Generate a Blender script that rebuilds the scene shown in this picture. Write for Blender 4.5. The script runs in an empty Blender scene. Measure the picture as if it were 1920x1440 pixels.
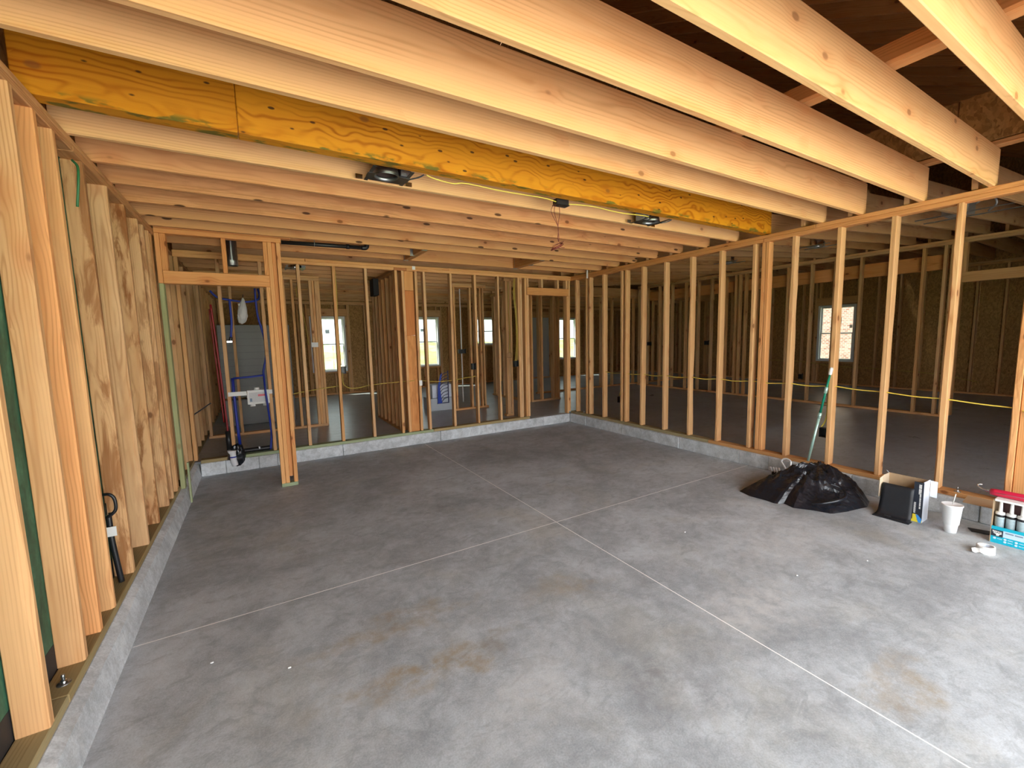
import bpy, bmesh, math, random
from mathutils import Vector, Matrix, noise
random.seed(7)
scene = bpy.context.scene
COL = scene.collection

# ------------------------------------------------------------------ camera, sky, exposure
cam_data = bpy.data.cameras.new('camera')
cam = bpy.data.objects.new('camera', cam_data)
COL.objects.link(cam)
_r = Vector((0.85833246, -0.51260563, -0.02237976))
_d = Vector((-0.07394376, -0.0804176, -0.99401475))
_f = Vector((0.50773783, 0.85484998, -0.10692902))
M = Matrix.Identity(4)
for i in range(3):
    M[i][0] = _r[i]; M[i][1] = -_d[i]; M[i][2] = -_f[i]
M[0][3], M[1][3], M[2][3] = 0.0, 0.0, 1.5322
cam.matrix_world = M
cam_data.sensor_width = 36.0
cam_data.lens = 798.96 * 36.0 / 1920.0
cam_data.clip_start = 0.02
scene.camera = cam

world = bpy.data.worlds.new('overcast_sky')
scene.world = world
world.use_nodes = True
_bg = world.node_tree.nodes['Background']
_bg.inputs['Color'].default_value = (0.93, 0.965, 1.0, 1)
_bg.inputs['Strength'].default_value = 3.4

bounce_sun_data = bpy.data.lights.new('bounce_sun', 'SUN')
bounce_sun_data.energy = 18.0; bounce_sun_data.angle = math.radians(3.0); bounce_sun_data.color = (1.0, 0.95, 0.86)
bounce_sun = bpy.data.objects.new('bounce_sun', bounce_sun_data); COL.objects.link(bounce_sun)
bounce_sun.rotation_euler = Vector((0.62, -0.30, -0.85)).to_track_quat('-Z', 'Y').to_euler()   # added to brighten the driveway bounce; from the left, over the roof
bounce_sun.location = (-8, 6, 12)

scene.view_settings.view_transform = 'Standard'
scene.view_settings.look = 'None'
scene.view_settings.gamma = 1.0
scene.view_settings.use_curve_mapping = False
scene.view_settings.exposure = 1.30

# ------------------------------------------------------------------ helpers
def tag(o, label=None, cat=None, group=None, kind=None):
    if label: o['label'] = label
    if cat: o['category'] = cat
    if group: o['group'] = group
    if kind: o['kind'] = kind
    return o

def empty(name, loc=(0, 0, 0), rotz=0.0):
    o = bpy.data.objects.new(name, None)
    o.empty_display_size = 0.1
    o.location = loc
    o.rotation_euler = (0, 0, rotz)
    COL.objects.link(o)
    return o

def root_loc(parent):
    p = Vector((0, 0, 0))
    while parent is not None:
        p += Vector(parent.location); parent = parent.parent
    return p

def obj(name, me, mat=None, parent=None, loc=None):
    if isinstance(me, bmesh.types.BMesh):
        m = bpy.data.meshes.new(name); me.to_mesh(m); me.free(); me = m
    o = bpy.data.objects.new(name, me)
    COL.objects.link(o)
    if mat is not None and not me.materials:
        me.materials.append(mat)
    if parent is not None: o.parent = parent
    if loc is not None: o.location = loc
    return o

def wobj(name, bm, mat, parent):
    """mesh given in world coordinates, child of an unrotated parent"""
    o = obj(name, bm, mat, parent)
    if parent is not None: o.location = -root_loc(parent)
    return o

def smooth(o):
    for p in o.data.polygons: p.use_smooth = True
    return o

def bm_box(bm, lo, hi, bev=0.0):
    lo = Vector(lo); hi = Vector(hi)
    ret = bmesh.ops.create_cube(bm, size=1.0)
    vs = ret['verts']
    for v in vs:
        v.co = Vector([(lo[i] + hi[i]) / 2 + v.co[i] * (hi[i] - lo[i]) for i in range(3)])
    if bev > 0:
        es = list({e for v in vs for e in v.link_edges})
        bmesh.ops.bevel(bm, geom=es, offset=bev, segments=1, affect='EDGES', profile=0.5)
    return bm

def box_bm(lo, hi, bev=0.0):
    return bm_box(bmesh.new(), lo, hi, bev)

def spline(pts, sub=6):
    pts = [Vector(p) for p in pts]
    if len(pts) < 3 or sub <= 1: return pts
    out = []
    for i in range(len(pts) - 1):
        p0 = pts[max(i - 1, 0)]; p1 = pts[i]; p2 = pts[i + 1]; p3 = pts[min(i + 2, len(pts) - 1)]
        for k in range(sub):
            t = k / sub
            out.append(0.5 * ((2 * p1) + (-p0 + p2) * t + (2 * p0 - 5 * p1 + 4 * p2 - p3) * t * t + (-p0 + 3 * p1 - 3 * p2 + p3) * t ** 3))
    out.append(pts[-1])
    return out

def bm_tube(bm, pts, r, n=8, sub=6, caps=True):
    P = spline(pts, sub)
    rr = r if isinstance(r, (list, tuple)) else None
    rings = []
    up = Vector((0, 0, 1))
    prev = None
    for i, p in enumerate(P):
        t = (P[min(i + 1, len(P) - 1)] - P[max(i - 1, 0)]).normalized()
        if prev is None:
            a = t.cross(up) if abs(t.z) < 0.95 else t.cross(Vector((1, 0, 0)))
        else:
            a = prev - t * prev.dot(t)
        a.normalize(); prev = a
        b = t.cross(a)
        if rr:
            f = i / max(1, len(P) - 1) * (len(rr) - 1); k = min(int(f), len(rr) - 2)
            rad = rr[k] + (rr[k + 1] - rr[k]) * (f - k)
        else: rad = r
        rings.append([bm.verts.new(p + (a * math.cos(2 * math.pi * j / n) + b * math.sin(2 * math.pi * j / n)) * rad) for j in range(n)])
    for i in range(len(rings) - 1):
        for j in range(n):
            f = bm.faces.new((rings[i][j], rings[i][(j + 1) % n], rings[i + 1][(j + 1) % n], rings[i + 1][j])); f.smooth = True
    if caps:
        bm.faces.new(list(reversed(rings[0]))); bm.faces.new(rings[-1])
    return bm

def tube_bm(pts, r, n=8, sub=6):
    return bm_tube(bmesh.new(), pts, r, n, sub)

def bm_lathe(bm, prof, n=24, origin=(0, 0, 0), cap0=True, cap1=True):
    o = Vector(origin); rings = []
    for r, z in prof:
        rings.append([bm.verts.new(o + Vector((r * math.cos(2 * math.pi * j / n), r * math.sin(2 * math.pi * j / n), z))) for j in range(n)])
    for i in range(len(rings) - 1):
        for j in range(n):
            f = bm.faces.new((rings[i][j], rings[i][(j + 1) % n], rings[i + 1][(j + 1) % n], rings[i + 1][j])); f.smooth = True
    if cap0: bm.faces.new(list(reversed(rings[0])))
    if cap1: bm.faces.new(rings[-1])
    return bm

def bm_quad(bm, pts, thick=0.0):
    vs = [bm.verts.new(p) for p in pts]
    f = bm.faces.new(vs)
    if thick:
        f.normal_update(); n = f.normal * thick
        vs2 = [bm.verts.new(Vector(p) + n) for p in pts]
        bm.faces.new(list(vs2)); 
        k = len(vs)
        for i in range(k):
            bm.faces.new((vs[(i + 1) % k], vs[i], vs2[i], vs2[(i + 1) % k]))
        f.normal_flip()
    return bm

# ------------------------------------------------------------------ materials
def new_mat(name):
    m = bpy.data.materials.new(name); m.use_nodes = True
    nt = m.node_tree
    bsdf = nt.nodes['Principled BSDF']
    return m, nt, bsdf

class NB:
    def __init__(s, nt): s.nt = nt
    def n(s, t, **kw):
        x = s.nt.nodes.new(t)
        for k, v in kw.items(): setattr(x, k, v)
        return x
    def link(s, a, b): s.nt.links.new(a, b)
    def val(s, sock, v):
        if hasattr(v, 'is_linked') or hasattr(v, 'links'): s.link(v, sock)
        else: sock.default_value = v
    def math(s, op, a, b=None, c=None, clamp=False):
        x = s.n('ShaderNodeMath', operation=op); x.use_clamp = clamp
        s.val(x.inputs[0], a)
        if b is not None: s.val(x.inputs[1], b)
        if c is not None: s.val(x.inputs[2], c)
        return x.outputs[0]
    def vmath(s, op, a, b=None):
        x = s.n('ShaderNodeVectorMath', operation=op)
        s.val(x.inputs[0], a)
        if b is not None: s.val(x.inputs[1], b)
        return x.outputs[0]
    def noise(s, vec, scale, detail=3, rough=0.55, dist=0.0):
        x = s.n('ShaderNodeTexNoise')
        if vec is not None: s.link(vec, x.inputs['Vector'])
        x.inputs['Scale'].default_value = scale; x.inputs['Detail'].default_value = detail
        x.inputs['Roughness'].default_value = rough; x.inputs['Distortion'].default_value = dist
        return x.outputs['Fac']
    def ramp(s, fac, stops, interp='LINEAR'):
        x = s.n('ShaderNodeValToRGB'); x.color_ramp.interpolation = interp
        els = x.color_ramp.elements
        while len(els) < len(stops): els.new(0.5)
        for e, (p, c) in zip(els, stops):
            e.position = p; e.color = (c[0], c[1], c[2], 1) if hasattr(c, '__len__') else (c, c, c, 1)
        s.val(x.inputs[0], fac)
        return x.outputs[0]
    def mix(s, fac, a, b, mode='MIX'):
        x = s.n('ShaderNodeMix', data_type='RGBA', blend_type=mode)
        s.val(x.inputs[0], fac); 
        s.val(x.inputs[6], a if not (isinstance(a, tuple) and len(a) == 3) else a + (1,))
        s.val(x.inputs[7], b if not (isinstance(b, tuple) and len(b) == 3) else b + (1,))
        return x.outputs[2]
    def maprange(s, v, a, b, c=0.0, d=1.0):
        x = s.n('ShaderNodeMapRange'); x.interpolation_type = 'SMOOTHSTEP'
        s.val(x.inputs[0], v)
        for i, q in enumerate((a, b, c, d)): x.inputs[i + 1].default_value = q
        return x.outputs[0]

def wood_mat(name, light, dark, ring=0.011, knot=1.0, rough=0.75, spots=0.0, green=0.0, line=0.55, knotcol=(0.20, 0.075, 0.025), warp=1.0, xs=0.22, sscale=(7.0, 12.0, 16.0)):
    m, nt, bsdf = new_mat(name); b = NB(nt)
    tc = b.n('ShaderNodeTexCoord'); oi = b.n('ShaderNodeObjectInfo')
    off = b.n('ShaderNodeCombineXYZ')
    b.link(b.math('MULTIPLY', oi.outputs['Random'], 37.0), off.inputs[0])
    b.link(b.math('MULTIPLY_ADD', b.math('FRACT', b.math('MULTIPLY', oi.outputs['Random'], 91.7)), 0.16, -0.08), off.inputs[1])
    b.link(b.math('MULTIPLY_ADD', b.math('FRACT', b.math('MULTIPLY', oi.outputs['Random'], 53.3)), 0.14, -0.07), off.inputs[2])
    v = b.vmath('ADD', tc.outputs['Object'], off.outputs[0])
    vs = b.vmath('MULTIPLY', v, (xs, 1.0, 1.0))
    n1 = b.noise(vs, 5.0, 2, 0.5)
    vk = b.vmath('MULTIPLY', v, (4.2, 7.0, 7.0))
    vor = b.n('ShaderNodeTexVoronoi'); b.link(vk, vor.inputs['Vector']); vor.inputs['Scale'].default_value = 1.0
    kd = vor.outputs['Distance']
    kc = b.n('ShaderNodeSeparateColor'); b.link(vor.outputs['Color'], kc.inputs[0])
    pick = b.math('GREATER_THAN', kc.outputs[0], 0.62)
    knotm = b.math('MULTIPLY', b.maprange(kd, 0.15, 0.08), pick)
    halo = b.math('MULTIPLY', b.maprange(kd, 0.50, 0.10), pick)
    sep = b.n('ShaderNodeSeparateXYZ'); b.link(v, sep.inputs[0])
    y = b.math('MULTIPLY_ADD', n1, 0.075 * warp, sep.outputs[1]); z = b.math('MULTIPLY_ADD', n1, 0.05 * warp, sep.outputs[2])
    r = b.math('SQRT', b.math('ADD', b.math('MULTIPLY', y, y), b.math('MULTIPLY', z, z)))
    r = b.math('MULTIPLY_ADD', halo, 0.010, r)
    r = b.math('MULTIPLY_ADD', b.noise(b.vmath('MULTIPLY', v, (0.8, 14.0, 14.0)), 1.0, 2), 0.010, r)
    s = b.math('SINE', b.math('MULTIPLY', r, 2 * math.pi / ring))
    bands = b.math('POWER', b.math('MULTIPLY_ADD', s, 0.5, 0.5), 3.0)
    bands = b.math('MULTIPLY', bands, b.maprange(b.noise(b.vmath('MULTIPLY', v, (0.9, 7.0, 7.0)), 1.4, 2), 0.34, 0.66, 0.25, 1.0))
    fib = b.noise(b.vmath('MULTIPLY', v, (2.0, 120.0, 120.0)), 1.0, 3, 0.6)
    blot = b.noise(b.vmath('MULTIPLY', v, (0.7, 3.0, 3.0)), 2.0, 3, 0.55)
    fac = b.math('ADD', b.math('MULTIPLY', bands, line), b.math('MULTIPLY_ADD', fib, 0.45, -0.22))
    fac = b.math('ADD', fac, b.math('MULTIPLY_ADD', blot, 0.6, -0.28), clamp=True)
    col = b.mix(fac, light, dark)
    rb = b.noise(b.vmath('MULTIPLY', v, (0.5, 5.0, 5.0)), 2.6, 3, 0.6)
    col = b.mix(b.math('MULTIPLY', b.maprange(rb, 0.50, 0.72), 0.40), col, (light[0] * 0.86, light[1] * 0.66, light[2] * 0.46))
    col = b.mix(b.math('MULTIPLY', halo, 0.34 * knot), col, (dark[0] * 1.15, dark[1] * 0.85, dark[2] * 0.8))
    col = b.mix(b.math('MULTIPLY', knotm, 0.85 * knot), col, knotcol)
    # rot / bark staining driven by the object colour's alpha (1 = clean)
    bark = b.math('SUBTRACT', 1.0, oi.outputs['Alpha'])
    bn = b.noise(b.vmath('MULTIPLY', v, (1.6, 9.0, 9.0)), 1.6, 5, 0.65, 0.6)
    bm_ = b.math('MULTIPLY', b.maprange(bn, 0.46, 0.60), bark)
    col = b.mix(bm_, col, (0.27, 0.088, 0.02))
    if spots > 0:
        vo2 = b.n('ShaderNodeTexVoronoi'); b.link(b.vmath('MULTIPLY', v, sscale), vo2.inputs['Vector']); vo2.inputs['Scale'].default_value = 1.0
        col = b.mix(b.math('MULTIPLY', b.maprange(vo2.outputs['Distance'], 0.135, 0.085), spots), col, (0.05, 0.02, 0.01))
    if green > 0:
        # green mould along the lower arris
        gz = b.maprange(tc.outputs['Object'], 0, 1)
        s2 = b.n('ShaderNodeSeparateXYZ'); b.link(tc.outputs['Object'], s2.inputs[0])
        edge = b.maprange(s2.outputs[2], -0.085, -0.115)
        gn = b.maprange(b.noise(b.vmath('MULTIPLY', v, (4.0, 12.0, 12.0)), 1.3, 4), 0.54, 0.62)
        col = b.mix(b.math('MULTIPLY', b.math('MULTIPLY', edge, gn), green), col, (0.12, 0.12, 0.02))
    col = b.mix(1.0, col, oi.outputs['Color'], 'MULTIPLY')
    b.link(col, bsdf.inputs['Base Color'])
    bsdf.inputs['Roughness'].default_value = rough
    bsdf.inputs['Specular IOR Level'].default_value = 0.25
    bump = b.n('ShaderNodeBump'); bump.inputs['Strength'].default_value = 0.25; bump.inputs['Distance'].default_value = 0.002
    b.link(b.math('ADD', b.math('MULTIPLY', fib, 0.7), b.math('MULTIPLY', bands, 0.5)), bump.inputs['Height'])
    b.link(bump.outputs[0], bsdf.inputs['Normal'])
    return m

WOOD = wood_mat('spruce_lumber', (0.73, 0.425, 0.20), (0.42, 0.18, 0.062))
WOODJ = wood_mat('joist_lumber', (0.76, 0.462, 0.22), (0.54, 0.268, 0.10), ring=0.014, knot=0.7, line=0.55)
KNOTTY = wood_mat('knotty_joist_lumber', (0.72, 0.42, 0.205), (0.44, 0.195, 0.072), ring=0.014, spots=0.9, sscale=(3.0, 7.0, 9.0), line=0.45)
TREATED = wood_mat('treated_lumber', (0.36, 0.29, 0.15), (0.22, 0.165, 0.085), knot=0.4)
TREATGREEN = wood_mat('green_treated_lumber', (0.36, 0.40, 0.22), (0.24, 0.28, 0.14), knot=0.4)
AMBER = wood_mat('amber_beam', (0.68, 0.285, 0.016), (0.40, 0.115, 0.004), ring=0.026, knot=0.7, rough=0.45, spots=0.9, green=0.9, line=0.95, warp=2.2, xs=0.6)

def osb_mat(name, light, dark, scale=26):
    m, nt, bsdf = new_mat(name); b = NB(nt)
    tc = b.n('ShaderNodeTexCoord')
    nz = b.n('ShaderNodeTexNoise'); b.link(tc.outputs['Object'], nz.inputs['Vector']); nz.inputs['Scale'].default_value = 9.0
    wv = b.vmath('ADD', tc.outputs['Object'], b.vmath('MULTIPLY', nz.outputs['Color'], (0.10, 0.10, 0.10)))
    vo = b.n('ShaderNodeTexVoronoi'); b.link(b.vmath('MULTIPLY', wv, (1.0, 1.0, 0.45)), vo.inputs['Vector']); vo.inputs['Scale'].default_value = scale
    g = b.n('ShaderNodeSeparateColor'); b.link(vo.outputs['Color'], g.inputs[0])
    fn = b.noise(tc.outputs['Object'], 60, 3)
    f = b.math('ADD', b.math('MULTIPLY', g.outputs[0], 0.75), b.math('MULTIPLY_ADD', fn, 0.5, -0.12), clamp=True)
    b.link(b.mix(f, dark, light), bsdf.inputs['Base Color'])
    bsdf.inputs['Roughness'].default_value = 0.7
    return m
OSB = osb_mat('oriented_strand_board', (0.54, 0.30, 0.10), (0.24, 0.115, 0.032), scale=52)
GREENSHEATH = None
def green_sheath():
    m, nt, bsdf = new_mat('green_sheathing'); b = NB(nt)
    tc = b.n('ShaderNodeTexCoord')
    n = b.noise(b.vmath('MULTIPLY', tc.outputs['Object'], (1, 3.2, 1.0)), 4.0, 6, 0.62, 0.8)
    n2 = b.noise(tc.outputs['Object'], 40, 3)
    c = b.ramp(b.math('MULTIPLY_ADD', n2, 0.25, b.math('SUBTRACT', n, 0.12)), [(0.28, (0.010, 0.050, 0.030)), (0.5, (0.025, 0.115, 0.070)), (0.68, (0.060, 0.21, 0.13))])
    b.link(c, bsdf.inputs['Base Color']); bsdf.inputs['Roughness'].default_value = 0.6
    return m
GREENSHEATH = green_sheath()

def concrete(name, base, var=0.5, warm=0.25, scale=1.0, stains=(), rough=0.62, bump=0.15):
    m, nt, bsdf = new_mat(name); b = NB(nt)
    tc = b.n('ShaderNodeTexCoord'); P = tc.outputs['Object']
    big = b.noise(P, 0.75 * scale, 4, 0.6, 0.9)
    mid = b.noise(P, 3.2 * scale, 8, 0.68, 0.5)
    fine = b.noise(P, 17 * scale, 8, 0.75, 0.6)
    grit = b.noise(P, 140, 2, 0.6)
    f = b.math('ADD', b.math('MULTIPLY', big, 0.9), b.math('MULTIPLY', mid, 0.9))
    f = b.math('ADD', f, b.math('MULTIPLY', fine, 0.62))
    f = b.math('ADD', f, b.math('MULTIPLY', grit, 0.45))
    f = b.maprange(f, 1.02, 1.86)
    dk = tuple(c * (1 - var) for c in base); lt = tuple(min(1, c * (1 + var * 0.62)) for c in base)
    col = b.mix(f, dk, lt)
    wm = b.maprange(b.noise(b.vmath('ADD', P, (7.3, 2.1, 0.0)), 1.3 * scale, 5, 0.6, 0.8), 0.5, 0.72)
    col = b.mix(b.math('MULTIPLY', wm, warm), col, (base[0] * 1.0, base[1] * 0.84, base[2] * 0.56))
    lines = b.noise(b.vmath('MULTIPLY', P, (1.0, 1.7, 1.0)), 5.0 * scale, 9, 0.75, 0.9)
    col = b.mix(b.math('MULTIPLY', b.maprange(lines, 0.49, 0.38), 0.42), col, tuple(c * 0.55 for c in base))
    for (sx, sy, rx, ry, ang, scol, amt) in stains:
        mp = b.n('ShaderNodeMapping'); mp.vector_type = 'TEXTURE'
        mp.inputs['Location'].default_value = (sx, sy, 0); mp.inputs['Rotation'].default_value = (0, 0, ang); mp.inputs['Scale'].default_value = (rx, ry, 1)
        wob = b.n('ShaderNodeTexNoise'); b.link(P, wob.inputs['Vector']); wob.inputs['Scale'].default_value = 5.0; wob.inputs['Detail'].default_value = 5
        b.link(b.vmath('ADD', P, b.vmath('MULTIPLY', b.vmath('SUBTRACT', wob.outputs['Color'], (0.5, 0.5, 0.5)), (0.5, 0.5, 0))), mp.inputs['Vector'])
        s2 = b.n('ShaderNodeSeparateXYZ'); b.link(mp.outputs[0], s2.inputs[0])
        d = b.math('SQRT', b.math('ADD', b.math('MULTIPLY', s2.outputs[0], s2.outputs[0]), b.math('MULTIPLY', s2.outputs[1], s2.outputs[1])))
        k = b.math('MULTIPLY', b.maprange(d, 1.15, 0.1), b.maprange(b.noise(P, 11, 6, 0.7), 0.30, 0.66))
        col = b.mix(b.math('MULTIPLY', k, amt), col, scol)
    b.link(col, bsdf.inputs['Base Color'])
    b.link(b.math('MULTIPLY_ADD', mid, 0.35, rough - 0.18), bsdf.inputs['Roughness'])
    bp = b.n('ShaderNodeBump'); bp.inputs['Strength'].default_value = bump; bp.inputs['Distance'].default_value = 0.004
    b.link(b.math('ADD', fine, b.math('MULTIPLY', lines, 0.6)), bp.inputs['Height']); b.link(bp.outputs[0], bsdf.inputs['Normal'])
    return m
BR = (0.34, 0.26, 0.15); DKS = (0.20, 0.20, 0.205); LTS = (0.70, 0.69, 0.67)
FLOORM = concrete('garage_concrete', (0.47, 0.505, 0.535), 0.44, 0.24, 1.0, stains=[
    (0.58, 1.80, 0.60, 0.10, -0.03, BR, 0.85), (0.42, 2.16, 0.5, 0.10, -0.03, BR, 0.6), (0.80, 2.20, 0.35, 0.09, 0.0, BR, 0.4), (1.55, 1.98, 0.35, 0.10, -0.2, BR, 0.5), (0.9, 1.78, 0.12, 0.10, 0.0, DKS, 0.4),
    (1.45, 1.15, 0.34, 0.20, -0.4, DKS, 0.6), (1.95, 0.75, 0.22, 0.16, 0.2, DKS, 0.5), (2.30, 0.62, 0.30, 0.12, 0.2, BR, 0.7),
    (-0.1, 4.3, 0.6, 0.4, 0.5, DKS, 0.22), (0.75, 2.85, 0.35, 0.12, 0.1, DKS, 0.5), (1.35, 3.55, 0.5, 0.10, 0.0, DKS, 0.4), (2.3, 1.25, 0.5, 0.3, 0.2, LTS, 0.55),
    (3.2, 1.6, 0.9, 0.35, 0.1, LTS, 0.4), (0.9, 1.4, 0.5, 0.25, 0.4, LTS, 0.35)])
CURBM = concrete('curb_concrete', (0.60, 0.625, 0.64), 0.40, 0.10, 3.0, rough=0.8, bump=0.4)
SLABM = concrete('house_concrete', (0.43, 0.47, 0.505), 0.3, 0.15, 0.8, rough=0.34, bump=0.06)
DRIVEM = concrete('driveway_concrete', (0.52, 0.51, 0.49), 0.2, 0.15, 0.6)

def plain(name, col, rough=0.5, metal=0.0, spec=0.5, noise_amt=0.0, nscale=30, coat=0.0):
    m, nt, bsdf = new_mat(name); b = NB(nt)
    if noise_amt > 0:
        tc = b.n('ShaderNodeTexCoord')
        f = b.noise(tc.outputs['Object'], nscale, 4)
        b.link(b.mix(f, tuple(c * (1 - noise_amt) for c in col), tuple(min(1, c * (1 + noise_amt)) for c in col)), bsdf.inputs['Base Color'])
    else:
        bsdf.inputs['Base Color'].default_value = (*col, 1)
    bsdf.inputs['Roughness'].default_value = rough; bsdf.inputs['Metallic'].default_value = metal
    bsdf.inputs['Specular IOR Level'].default_value = spec
    bsdf.inputs['Coat Weight'].default_value = coat
    return m
BLACKPL = plain('black_plastic', (0.012, 0.012, 0.014), 0.4)
BLACKMAT = plain('black_membrane', (0.02, 0.02, 0.022), 0.7, noise_amt=0.4)
BAGM = plain('black_bag_film', (0.009, 0.011, 0.016), 0.27, spec=0.6, noise_amt=0.3)
FILMM = plain('black_roll_film', (0.013, 0.014, 0.018), 0.55, noise_amt=0.3)
WHITEPL = plain('white_plastic', (0.78, 0.78, 0.76), 0.4, noise_amt=0.05)
WHITEDIM = plain('white_pipe', (0.80, 0.79, 0.80), 0.35)
PAPER = plain('white_paper', (0.82, 0.82, 0.80), 0.8)
FOAM = plain('white_foam', (0.86, 0.87, 0.88), 0.55, noise_amt=0.04, nscale=120)
CARD = plain('brown_cardboard', (0.46, 0.32, 0.19), 0.85, noise_amt=0.10)
CARDLIGHT = plain('pale_cardboard', (0.60, 0.48, 0.34), 0.85, noise_amt=0.08)
CARDWHITE = plain('white_carton_board', (0.74, 0.80, 0.90), 0.6)
PRINTBLACK = plain('printed_black', (0.02, 0.025, 0.04), 0.5)
YELLOWPR = plain('printed_yellow', (0.85, 0.70, 0.05), 0.5)
BLUEPR = plain('printed_blue', (0.05, 0.30, 0.75), 0.5)
CYAN = plain('cyan_carton', (0.0, 0.42, 0.58), 0.5)
PALEBLUE = plain('pale_blue_print', (0.55, 0.72, 0.82), 0.5)
GREYPR = plain('grey_print', (0.20, 0.27, 0.36), 0.6)
RED = plain('red_paint', (0.60, 0.015, 0.06), 0.35, spec=0.6)
REDPEX = plain('red_tubing', (0.26, 0.006, 0.010), 0.4)
BLUEPEX = plain('blue_tubing', (0.012, 0.03, 0.30), 0.4)
STEEL = plain('bright_steel', (0.72, 0.73, 0.75), 0.18, 1.0)
GALV = plain('galvanised_steel', (0.38, 0.40, 0.41), 0.38, 1.0, noise_amt=0.35, nscale=14)
DARKMETAL = plain('dark_metal', (0.10, 0.105, 0.11), 0.38, 0.85)
BROWNMETAL = plain('brown_metal', (0.075, 0.05, 0.042), 0.5, 0.4)
YELLOWC = plain('yellow_cable_jacket', (0.80, 0.65, 0.10), 0.45)
TANC = plain('dull_yellow_cable', (0.50, 0.36, 0.05), 0.5)
WIREBROWN = plain('red_brown_wire', (0.20, 0.035, 0.022), 0.5)
GREENW = plain('green_wire', (0.03, 0.17, 0.06), 0.5)
GREENP = plain('green_pole_paint', (0.01, 0.24, 0.15), 0.3, 0.2)
PALEGREEN = plain('pale_green_metal', (0.45, 0.68, 0.62), 0.3, 0.4)
VINYL = plain('white_vinyl', (0.75, 0.76, 0.77), 0.4)
DOORM = plain('grey_white_door', (0.52, 0.53, 0.54), 0.5)
SHOWER = plain('grey_fibreglass', (0.15, 0.145, 0.13), 0.4, noise_amt=0.08)
def sticker_mat():
    m = bpy.data.materials.new('clear_grey_sticker'); m.use_nodes = True; nt = m.node_tree; nt.nodes.clear()
    b = NB(nt); o = b.n('ShaderNodeOutputMaterial'); t = b.n('ShaderNodeBsdfTransparent'); t.inputs[0].default_value = (0.55, 0.58, 0.58, 1)
    g = b.n('ShaderNodeBsdfDiffuse'); g.inputs[0].default_value = (0.35, 0.37, 0.37, 1)
    mx = b.n('ShaderNodeMixShader'); mx.inputs[0].default_value = 0.35
    tc = b.n('ShaderNodeTexCoord'); wv = b.n('ShaderNodeTexWave'); wv.bands_direction = 'Z'; wv.inputs['Scale'].default_value = 22; b.link(tc.outputs['Object'], wv.inputs['Vector'])
    b.link(b.math('MULTIPLY_ADD', wv.outputs['Fac'], 0.6, 0.15), mx.inputs[0])
    b.link(t.outputs[0], mx.inputs[1]); b.link(g.outputs[0], mx.inputs[2]); b.link(mx.outputs[0], o.inputs[0])
    return m
STICK = sticker_mat()
LABELGREY = plain('printed_label', (0.62, 0.62, 0.63), 0.6, noise_amt=0.15, nscale=80)
CHALK = plain('chalky_joint', (0.95, 0.94, 0.92), 0.9)
TUBEM = plain('sealant_tube', (0.42, 0.52, 0.55), 0.35, noise_amt=0.3, nscale=60)
def glass_mat():
    m = bpy.data.materials.new('window_glass'); m.use_nodes = True; nt = m.node_tree; nt.nodes.clear()
    b = NB(nt); o = b.n('ShaderNodeOutputMaterial'); t = b.n('ShaderNodeBsdfTransparent'); t.inputs[0].default_value = (0.52, 0.55, 0.53, 1)
    g = b.n('ShaderNodeBsdfGlossy'); g.inputs['Roughness'].default_value = 0.02
    mx = b.n('ShaderNodeMixShader'); mx.inputs[0].default_value = 0.06
    b.link(t.outputs[0], mx.inputs[1]); b.link(g.outputs[0], mx.inputs[2]); b.link(mx.outputs[0], o.inputs[0])
    return m
GLASS = glass_mat()
def clear_bag():
    m = bpy.data.materials.new('clear_plastic_bag'); m.use_nodes = True; nt = m.node_tree; nt.nodes.clear()
    b = NB(nt); o = b.n('ShaderNodeOutputMaterial'); t = b.n('ShaderNodeBsdfTransparent'); t.inputs[0].default_value = (0.9, 0.9, 0.9, 1)
    g = b.n('ShaderNodeBsdfPrincipled'); g.inputs['Base Color'].default_value = (0.75, 0.75, 0.74, 1); g.inputs['Roughness'].default_value = 0.2
    mx = b.n('ShaderNodeMixShader'); mx.inputs[0].default_value = 0.55
    b.link(t.outputs[0], mx.inputs[1]); b.link(g.outputs[0], mx.inputs[2]); b.link(mx.outputs[0], o.inputs[0])
    return m
CLEAR = clear_bag()
def grass_mat():
    m, nt, bsdf = new_mat('grass_and_flowers'); b = NB(nt); tc = b.n('ShaderNodeTexCoord')
    n = b.noise(tc.outputs['Object'], 1.5, 6, 0.7); n2 = b.noise(tc.outputs['Object'], 0.5, 3)
    c = b.ramp(n, [(0.3, (0.10, 0.22, 0.04)), (0.5, (0.22, 0.38, 0.08)), (0.7, (0.42, 0.46, 0.18))])
    c = b.mix(b.maprange(n2, 0.52, 0.62), c, (0.48, 0.24, 0.16))
    b.link(c, bsdf.inputs['Base Color']); bsdf.inputs['Roughness'].default_value = 0.9
    return m
GRASS = grass_mat()
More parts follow.
